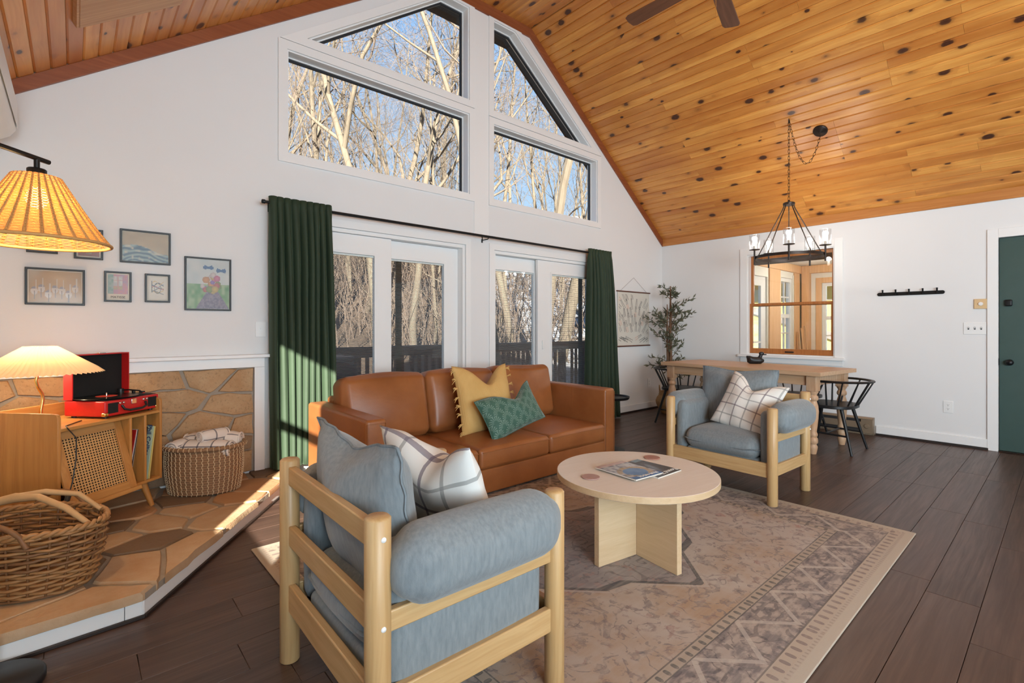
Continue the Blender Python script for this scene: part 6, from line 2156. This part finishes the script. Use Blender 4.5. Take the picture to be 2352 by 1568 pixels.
for i in range(44):
    col = i % 8
    rw = i // 8
    x = -0.30 + 0.085 * col + rg.uniform(-.02, .02)
    z = -0.30 + 0.112 * rw + rg.uniform(-.02, .02)
    a = PI / 2 - x * 2.2 + rg.uniform(-0.25, 0.25)
    if rw == 0:
        a = PI / 2 - (1.2 if x > 0 else -1.2)
    L = rg.uniform(0.10, 0.16)
    for k in range(9):
        t = k / 8
        for sg in (-1, 1):
            px, pz = x + L * t * math.cos(a) - sg * 0.016 * (1 - .5 * t) * math.sin(a), z + L * t * math.sin(a) + sg * 0.016 * (1 - .5 * t) * math.cos(a)
            if abs(px) < 0.345 and abs(pz) < 0.335:
                blot(inp if (i % 6 == 4 and t < 0.4) else ink, px, pz, a + sg * 0.7, 0.0095, 0.0042)
ink.build('leaf_print', 'ink', sc, 60)['kind'] = 'stuff'
inp.build('flower_print', 'inkp', sc, 60)['kind'] = 'stuff'
# ================================================================ outside: ground, deck, railing, wood
CAMX, CAMY = -6.59, -4.05
def gz(x, y):
    d = math.hypot(x - CAMX, y - CAMY)
    s = max(0.0, (d - 11.0) / 60.0)
    return -1.3 + 14.5 * s ** 1.1 + 0.25 * math.sin(x * 0.35 + y * 0.21) * min(1, s * 6)
g = MB()
NX, NY = 56, 44
for j in range(NY + 1):
    for i in range(NX + 1):
        x, y = -30 + 130 * i / NX, -9.0 + 100 * j / NY
        g.v.append((x, y, gz(x, y)))
for j in range(NY):
    for i in range(NX):
        a = j * (NX + 1) + i
        g.f.append((a, a + 1, a + NX + 2, a + NX + 1))
gr = g.build('ground', 'ground', None, 180)
gr['kind'] = 'structure'
deck = thing('deck', 'dark stained wooden deck outside the glass doors', 'deck', (0, 0, 0))
x = 0
for i in range(12):
    MB().box(-7.2, TH + 0.01 + 0.142 * i, -0.075, 0.4, TH + 0.01 + 0.142 * i + 0.137, -0.04).build('deck_board', 'deckwood', deck, bevel=0.003)
rl = thing('deck_railing', 'dark brown wooden railing with square balusters around the deck', 'railing', (0, 1.86, 0))
MB().box(-7.2, -0.07, 0.90, 0.5, 0.07, 0.935).build('top_cap', 'deckwood', rl, bevel=0.004)
MB().box(-7.2, -0.022, 0.80, 0.5, 0.018, 0.899).build('rail', 'deckwood', rl, bevel=0.003)
MB().box(-7.2, -0.022, 0.06, 0.5, 0.018, 0.15).build('rail', 'deckwood', rl, bevel=0.003)
bm2 = MB().box(-0.019, -0.019, 0.1505, 0.019, 0.019, 0.7995).mesh('baluster', 'deckwood')
k = 0
xx = -6.4
while xx < 0.45:
    if not any(abs(xx - p) < 0.09 for p in (-4.95, -3.32, -1.72, -0.1)):
        link('baluster', bm2, rl, (xx, 0, 0))
    xx += 0.108
pm2 = MB().box(-0.05, -0.05, -1.2, 0.05, 0.05, 0.8995).mesh('post', 'deckwood')
for p in (-4.95, -3.32, -1.72, -0.1):
    link('post', pm2, rl, (p, 0.075, 0))
gl = thing('covered_grill', 'black covered grill box on the deck behind the left curtain', 'grill', (-4.75, 0.98, -0.039))
MB().rbox((0, 0, 0.45), (0.62, 0.50, 0.86), 0.02, (1, 1, 1), 3).build('cover', 'grill', gl, 60)
MB().rbox((0, 0, 0.90), (0.66, 0.54, 0.05), 0.02, (1, 1, 1), 3).build('cover_lid', 'grill', gl, 60)
for sx in (-1, 1):
    for sy in (-1, 1):
        MB().cyl((sx * 0.25, sy * 0.2, 0), (sx * 0.25, sy * 0.2, 0.03), 0.025).build('foot', 'grill', gl, 50)

# ---------------------------------------------------------------- bare trees
M['twig'] = simple('sunlit_twigs', (0.095, 0.07, 0.054), (0.145, 0.108, 0.082), 0.9, 3, 0.0)
def tree_mesh(seed, H, r0, lean=0.0, first=0.4, nb=9, fork=False, levels=4, lim=1.0):
    rg = random.Random(seed)
    big, tw = MB(), MB()
    def branch(p, d, L, r, lev):
        n = {0: 9, 1: 6, 2: 4, 3: 3, 4: 2}[lev]
        sides = {0: 8, 1: 6, 2: 4, 3: 3, 4: 3}[lev]
        pts, rad, dirs = [p.copy()], [r], [d.copy()]
        dd = d.copy()
        for i in range(n):
            w = {0: 0.07, 1: 0.20, 2: 0.26, 3: 0.3, 4: 0.3}[lev]
            dd = (dd + Vector((rg.gauss(0, w), rg.gauss(0, w), rg.gauss(0, w * 0.6)))).normalized()
            if lev >= 1:
                dd = (dd + Vector((0, 0, 0.10))).normalized()
            p = p + dd * (L / n)
            pts.append(p.copy())
            f = (i + 1) / n
            rad.append(max(0.004, r * (1 - f * (0.72 if lev == 0 else 0.85))))
            dirs.append(dd.copy())
        (big if lev <= 1 else tw).tube(pts, rad, sides, caps=False)
        if lev >= levels:
            return
        cnt = {0: nb, 1: 5, 2: 4, 3: 3}[lev]
        for c in range(cnt):
            lo = first if lev == 0 else 0.25
            t = lo + (1 - lo) * ((c + rg.uniform(0.1, 0.9)) / cnt)
            fi = t * n
            i = min(n - 1, int(fi))
            q = pts[i].lerp(pts[i + 1], fi - i)
            rr = rad[i] + (rad[i + 1] - rad[i]) * (fi - i)
            a = rg.uniform(0, 2 * PI)
            base = dirs[i]
            o = base.orthogonal().normalized()
            o = (Matrix.Rotation(a, 3, base) @ o)
            ang = rg.uniform(0.45, 0.95)
            nd = (base * math.cos(ang) + o * math.sin(ang)).normalized()
            ll = L * {0: rg.uniform(0.22, 0.42) * (1.25 - 0.5 * t), 1: rg.uniform(0.35, 0.6), 2: rg.uniform(0.4, 0.65), 3: rg.uniform(0.4, 0.7)}[lev] * lim
            branch(q, nd, ll, rr * rg.uniform(0.45, 0.65), lev + 1)
        if lev == 0 and fork:
            i = int(n * 0.45)
            o = dirs[i].orthogonal().normalized()
            o = Matrix.Rotation(rg.uniform(0, 6.28), 3, dirs[i]) @ o
            branch(pts[i], (dirs[i] * 0.85 + o * 0.5).normalized(), L * 0.55, rad[i] * 0.8, 1)
    d0 = Vector((lean * math.cos(seed), lean * math.sin(seed), 1)).normalized()
    branch(Vector((0, 0, -0.4)), d0, H, r0, 0)
    a = big.mesh('trunk_and_limbs', 'bark', 180, nofix=True)
    b = tw.mesh('twigs', 'twig', nofix=True)
    # the same two joined into one mesh for trees too small to show their parts
    j = MB()
    j.v = big.v + tw.v
    o = len(big.v)
    j.f = big.f + [tuple(i + o for i in f) for f in tw.f]
    c = j.mesh('bare_tree', 'bark', nofix=True)
    c.materials.append(M['twig'])
    c.polygons.foreach_set('material_index', [0] * len(big.f) + [1] * len(tw.f))
    return a, b, c
variants = [tree_mesh(3, 19, 0.19, 0.03, 0.42, 9, True), tree_mesh(5, 17, 0.15, 0.06, 0.35, 9), tree_mesh(8, 21, 0.22, 0.02, 0.45, 8, True), tree_mesh(13, 15, 0.11, 0.08, 0.30, 10), tree_mesh(21, 18, 0.16, 0.05, 0.38, 9, True)]
thin = [tree_mesh(34, 11, 0.06, 0.10, 0.3, 8, levels=3), tree_mesh(37, 13, 0.08, 0.07, 0.35, 8, levels=3), tree_mesh(41, 16, 0.11, 0.05, 0.45, 8, levels=3), tree_mesh(43, 8, 0.04, 0.15, 0.2, 9, levels=3)]
def at(px, d):
    # a point on the ground at depth d along the sight line of column px
    vx, vy = math.cos(AZ), math.sin(AZ)
    rx_, ry_ = math.sin(AZ), -math.cos(AZ)
    r = (px - 1176.0) / FPX
    x, y = CAMX + d * (vx + rx_ * r), CAMY + d * (vy + ry_ * r)
    return Vector((x, y, gz(x, y)))
heroes = [(1283, 18.0, 2, 1.05, 'thick straight bare tree behind the lower right gable window'),
          (866, 19.0, 0, 0.95, 'forked pale bare tree behind the middle of the lower left gable window'),
          (1035, 15.0, 4, 0.95, 'leaning pale bare tree at the right of the left gable windows'),
          (950, 17.0, 1, 1.0, 'slender bare tree left of the leaning tree in the left gable windows'),
          (1150, 14.5, 3, 1.15, 'bare tree close behind the left edge of the right gable windows'),
          (700, 16.0, 3, 1.0, 'twiggy bare tree at the left edge of the lower left gable window'),
          (1180, 19.5, 1, 1.1, 'bare tree seen through the left pane of the right glass door')]
for i, (px, d, v, s, lb) in enumerate(heroes):
    t = thing('bare_tree', lb, 'tree', at(px, d), hsh(i, 3) * 6.28, 'bare trees behind the house')
    t.scale = (s, s, s)
    link('trunk_and_limbs', variants[v][0], t)
    link('twigs', variants[v][1], t)
rg = random.Random(99)
cnt = 0
pos_used = [at(h[0], h[1]) for h in heroes]
tries = 0
while cnt < 165 and tries < 6000:
    tries += 1
    px = rg.uniform(330, 1600)
    d = 13.0 + 46.0 * rg.random() ** 0.8
    p = at(px, d)
    if p.y < 6.5 or any((p - q).length < (1.1 if d > 24 else 1.7) for q in pos_used):
        continue
    pos_used.append(p)
    me = (rg.choice(variants) if rg.random() < 0.18 else rg.choice(thin))[2]
    o = link('bare_tree', me, None, p, (0, 0, rg.uniform(0, 6.28)))
    s = rg.uniform(0.7, 1.15)
    o.scale = (s, s, s * rg.uniform(0.9, 1.1))
    tag(o, 'bare winter tree in the crowded wood beyond the deck', 'tree', 'bare trees in the wood beyond the deck')
    cnt += 1
# brush and saplings on the hillside: far too many stems to count
br = MB()
for i in range(4200):
    px = rg.uniform(400, 1560)
    d = 16 + 48 * rg.random() ** 0.75
    p = at(px, d)
    if p.y < 6.5:
        continue
    h = rg.uniform(0.6, 3.6)
    a = Vector((rg.uniform(-.35, .35), rg.uniform(-.35, .35), 1)).normalized()
    q = p + a * h * 0.5 + Vector((rg.uniform(-.1, .1), rg.uniform(-.1, .1), 0))
    e = q + (a + Vector((rg.uniform(-.4, .4), rg.uniform(-.4, .4), 0))).normalized() * h * 0.5
    w = rg.uniform(0.010, 0.026) * (1 + d / 60)
    br.tube([p - Vector((0, 0, 0.1)), q, e], [w, w * 0.7, w * 0.25], 3, caps=False)
    for c in range(2):
        s0 = p.lerp(q, rg.uniform(0.4, 1.0))
        e2 = s0 + Vector((rg.uniform(-1, 1), rg.uniform(-1, 1), rg.uniform(0.4, 1.4))).normalized() * h * rg.uniform(0.25, 0.5)
        br.tube([s0, e2], [w * 0.5, w * 0.2], 3, caps=False)
bo = MB.mesh(br, 'undergrowth', 'twig', None, True)
tag(link('undergrowth', bo), 'tangle of brown saplings and brush on the wooded hillside', 'brush', kind='stuff')

# ================================================================ sunroom behind the right-hand window
SX0_, SX1_, SY1, SY0, SZ = XR + TH + 0.002, 3.97, -0.60, -4.6, 2.36
sr_ = struct('wall_sunroom_left')
dgl = [(1.55, 0.25), (2.145, 0.25), (2.145, 1.89), (1.55, 1.89)]
dfull = [(1.38, 0.02), (2.34, 0.02), (2.34, 2.05), (1.38, 2.05)]
wgl = [(2.92, 0.72), (3.50, 0.72), (3.50, 2.09), (2.92, 2.09)]
MB().prism([(SX0_, 0), (SX1_ + .12, 0), (SX1_ + .12, SZ + .1), (SX0_, SZ + .1)], SY1, SY1 + 0.12, 'xz', [dfull, wgl]).build('panelling', 'plaster', sr_)
MB().prism(inset(dfull, 0.002), SY1 + 0.03, SY1 + 0.075, 'xz', [dgl]).build('glazed_door', 'white', sr_)
MB().prism([(1.54, 0.24), (2.155, 0.24), (2.155, 1.90), (1.54, 1.90)], SY1 + 0.05, SY1 + 0.055, 'xz').build('pane', 'glass', sr_)
MB().box(1.55, SY1 + 0.035, 0.92, 2.145, SY1 + 0.07, 0.95).build('muntin', 'white', sr_)
MB().prism(inset(wgl, 0.002), SY1 + 0.02, SY1 + 0.08, 'xz', [inset(wgl, 0.07)]).build('window_frame', 'white', sr_)
MB().prism(inset(wgl, 0.06), SY1 + 0.05, SY1 + 0.055, 'xz').build('pane', 'glass', sr_)
MB().box(2.99, SY1 + 0.03, 1.36, 3.43, SY1 + 0.075, 1.43).build('meeting_rail', 'white', sr_)
for zz in (1.08, 1.74):
    MB().box(2.99, SY1 + 0.038, zz - .012, 3.43, SY1 + 0.068, zz + .012).build('muntin', 'white', sr_)
MB().box(3.20, SY1 + 0.038, 0.79, 3.224, SY1 + 0.068, 2.02).build('muntin', 'white', sr_)
for (x0, x1) in ((2.38, 2.86), (3.54, 3.80), (1.20, 1.36)):
    MB().box(x0, SY1 - 0.025, 0.0, x1, SY1 - 0.0006, SZ - 0.15).build('pine_board', 'newpine', sr_, bevel=0.003)
for (x0, x1) in ((2.86, 2.92), (3.50, 3.54)):
    MB().box(x0, SY1 - 0.012, 0.0, x1, SY1 - 0.0006, SZ - 0.2).build('white_casing', 'plaster', sr_)
MB().box(SX0_, SY1 - 0.04, SZ - 0.15, SX1_, SY1 - 0.0006, SZ - 0.005).build('header_beam', 'newpine', sr_, bevel=0.003)
sf = struct('wall_sunroom_far')
w2 = [(-1.75, 0.70), (-0.95, 0.70), (-0.95, 2.02), (-1.75, 2.02)]
MB().prism([(SY0, 0), (SY1, 0), (SY1, SZ + .1), (SY0, SZ + .1)], SX1_, SX1_ + 0.12, 'yz', [w2, [(y - 1.15, z) for y, z in w2]]).build('panelling', 'plaster', sf)
for dy in (0.0, -1.15):
    P = [(y + dy, z) for y, z in w2]
    MB().prism(inset(P, 0.002), SX1_ + 0.02, SX1_ + 0.08, 'yz', [inset(P, 0.06)]).build('window_frame', 'white', sf)
    MB().prism(inset(P, 0.05), SX1_ + 0.05, SX1_ + 0.055, 'yz').build('pane', 'glass', sf)
    MB().prism(inset(P, -0.10), SX1_ - 0.02, SX1_ - 0.0006, 'yz', [P]).build('pine_casing', 'newpine', sf, bevel=0.003)
    for zz, hh in ((1.36, 0.035), (1.03, 0.012), (1.70, 0.012)):
        MB().box(SX1_ + 0.03, P[0][0] + 0.06, zz - hh, SX1_ + 0.075, P[1][0] - 0.06, zz + hh).build('muntin', 'white', sf)
MB().box(SX1_ - 0.13, SY1 - 0.17, 0.0, SX1_ - 0.0006, SY1 - 0.0406, SZ - 0.005).build('corner_post', 'newpine', sf, bevel=0.004)
MB().box(SX1_ - 0.12, SY0, SZ - 0.15, SX1_ - 0.0006, SY1 - 0.171, SZ - 0.005).build('header_beam', 'newpine', sf, bevel=0.003)
sn = MB().box(SX0_, SY0, SZ, SX1_ + 0.12, SY1 - 0.0006, SZ + 0.1).build('ceiling_sunroom', 'plaster')
sn['kind'] = 'structure'
sfl = MB().box(SX0_, SY0, -0.08, SX1_, SY1, -0.01).build('floor_sunroom', 'newpine')
sfl['kind'] = 'structure'
sb2 = MB().box(SX0_, SY0 - 0.12, 0, SX1_ + 0.12, SY0 - .001, SZ + 0.1).build('wall_sunroom_near', 'plaster')
sb2['kind'] = 'structure'
bl = thing('pendant_bulb', 'bare lit bulb hanging in the sunroom', 'lamp', (2.6, -1.80, SZ))
MB().cyl((0, 0, -0.002), (0, 0, -0.16), 0.003, n=6).build('wire', 'black', bl, 50)
MB().cyl((0, 0, -0.16), (0, 0, -0.20), 0.016).build('socket', 'black', bl, 50)
MB().lathe([(0.013, 0.0), (0.030, -0.04), (0.033, -0.06), (0.022, -0.085), (0.0, -0.095)], 16, c=(0, 0, -0.20), caps=False).build('bulb', 'bulb', bl, 80)
pl = bpy.data.lights.new('sunroom_light', 'POINT')
pl.energy = 48.0
pl.color = (1.0, 0.93, 0.82)
pl.shadow_soft_size = 0.05
po = bpy.data.objects.new('sunroom_light', pl)
COL.objects.link(po)
po.location = (0, 0, -0.34)
po.parent = bl
for i in range(4):
    s = MB().box(-0.02, -0.008, 0, 0.02, 0.008, 1.1 + 0.04 * i).build('wood_strip', 'newpine', None, bevel=0.001, loc=(3.62 - 0.0, SY1 - 0.10 - 0.055 * i, 0.0), rot=(R(-3 - i), 0, R(20 * i)))
    tag(s, ['short raw pine strip nearest the sunroom window frame', 'raw pine strip second from the sunroom window frame', 'raw pine strip third from the sunroom window frame', 'tallest raw pine strip leaning in the sunroom corner'][i], 'wood strip', 'raw pine strips leaning in the sunroom')
# yellow outbuilding beyond the sunroom
sh_ = thing('yellow_outbuilding', 'yellow board-sided outbuilding with grey roof seen through the sunroom', 'building', (9.6, 1.5, 0))
bmesh_y = MB().box(-0.02, 0.006, -1.6, 0.02, 0.294, 2.9).mesh('siding_board', 'siding')
for i in range(34):
    link('siding_board', bmesh_y, sh_, (0, -3.6 + 0.3 * i, 0))
MB().box(0.02, -3.6, -1.6, 0.06, 6.6, 2.9).build('wall_sheathing', 'shingle', sh_)
MB().prism([(-0.9, 2.45), (3.0, 4.6), (3.0, 4.75), (-0.9, 2.6)], -4.0, 7.0, 'xz').build('roof', 'shingle', sh_)
MB().obox((-0.06, -0.2, 1.25), (0.05, 3.6, 0.20), Matrix.Rotation(R(20), 3, 'X')).build('stair_stringer', 'shingle', sh_)
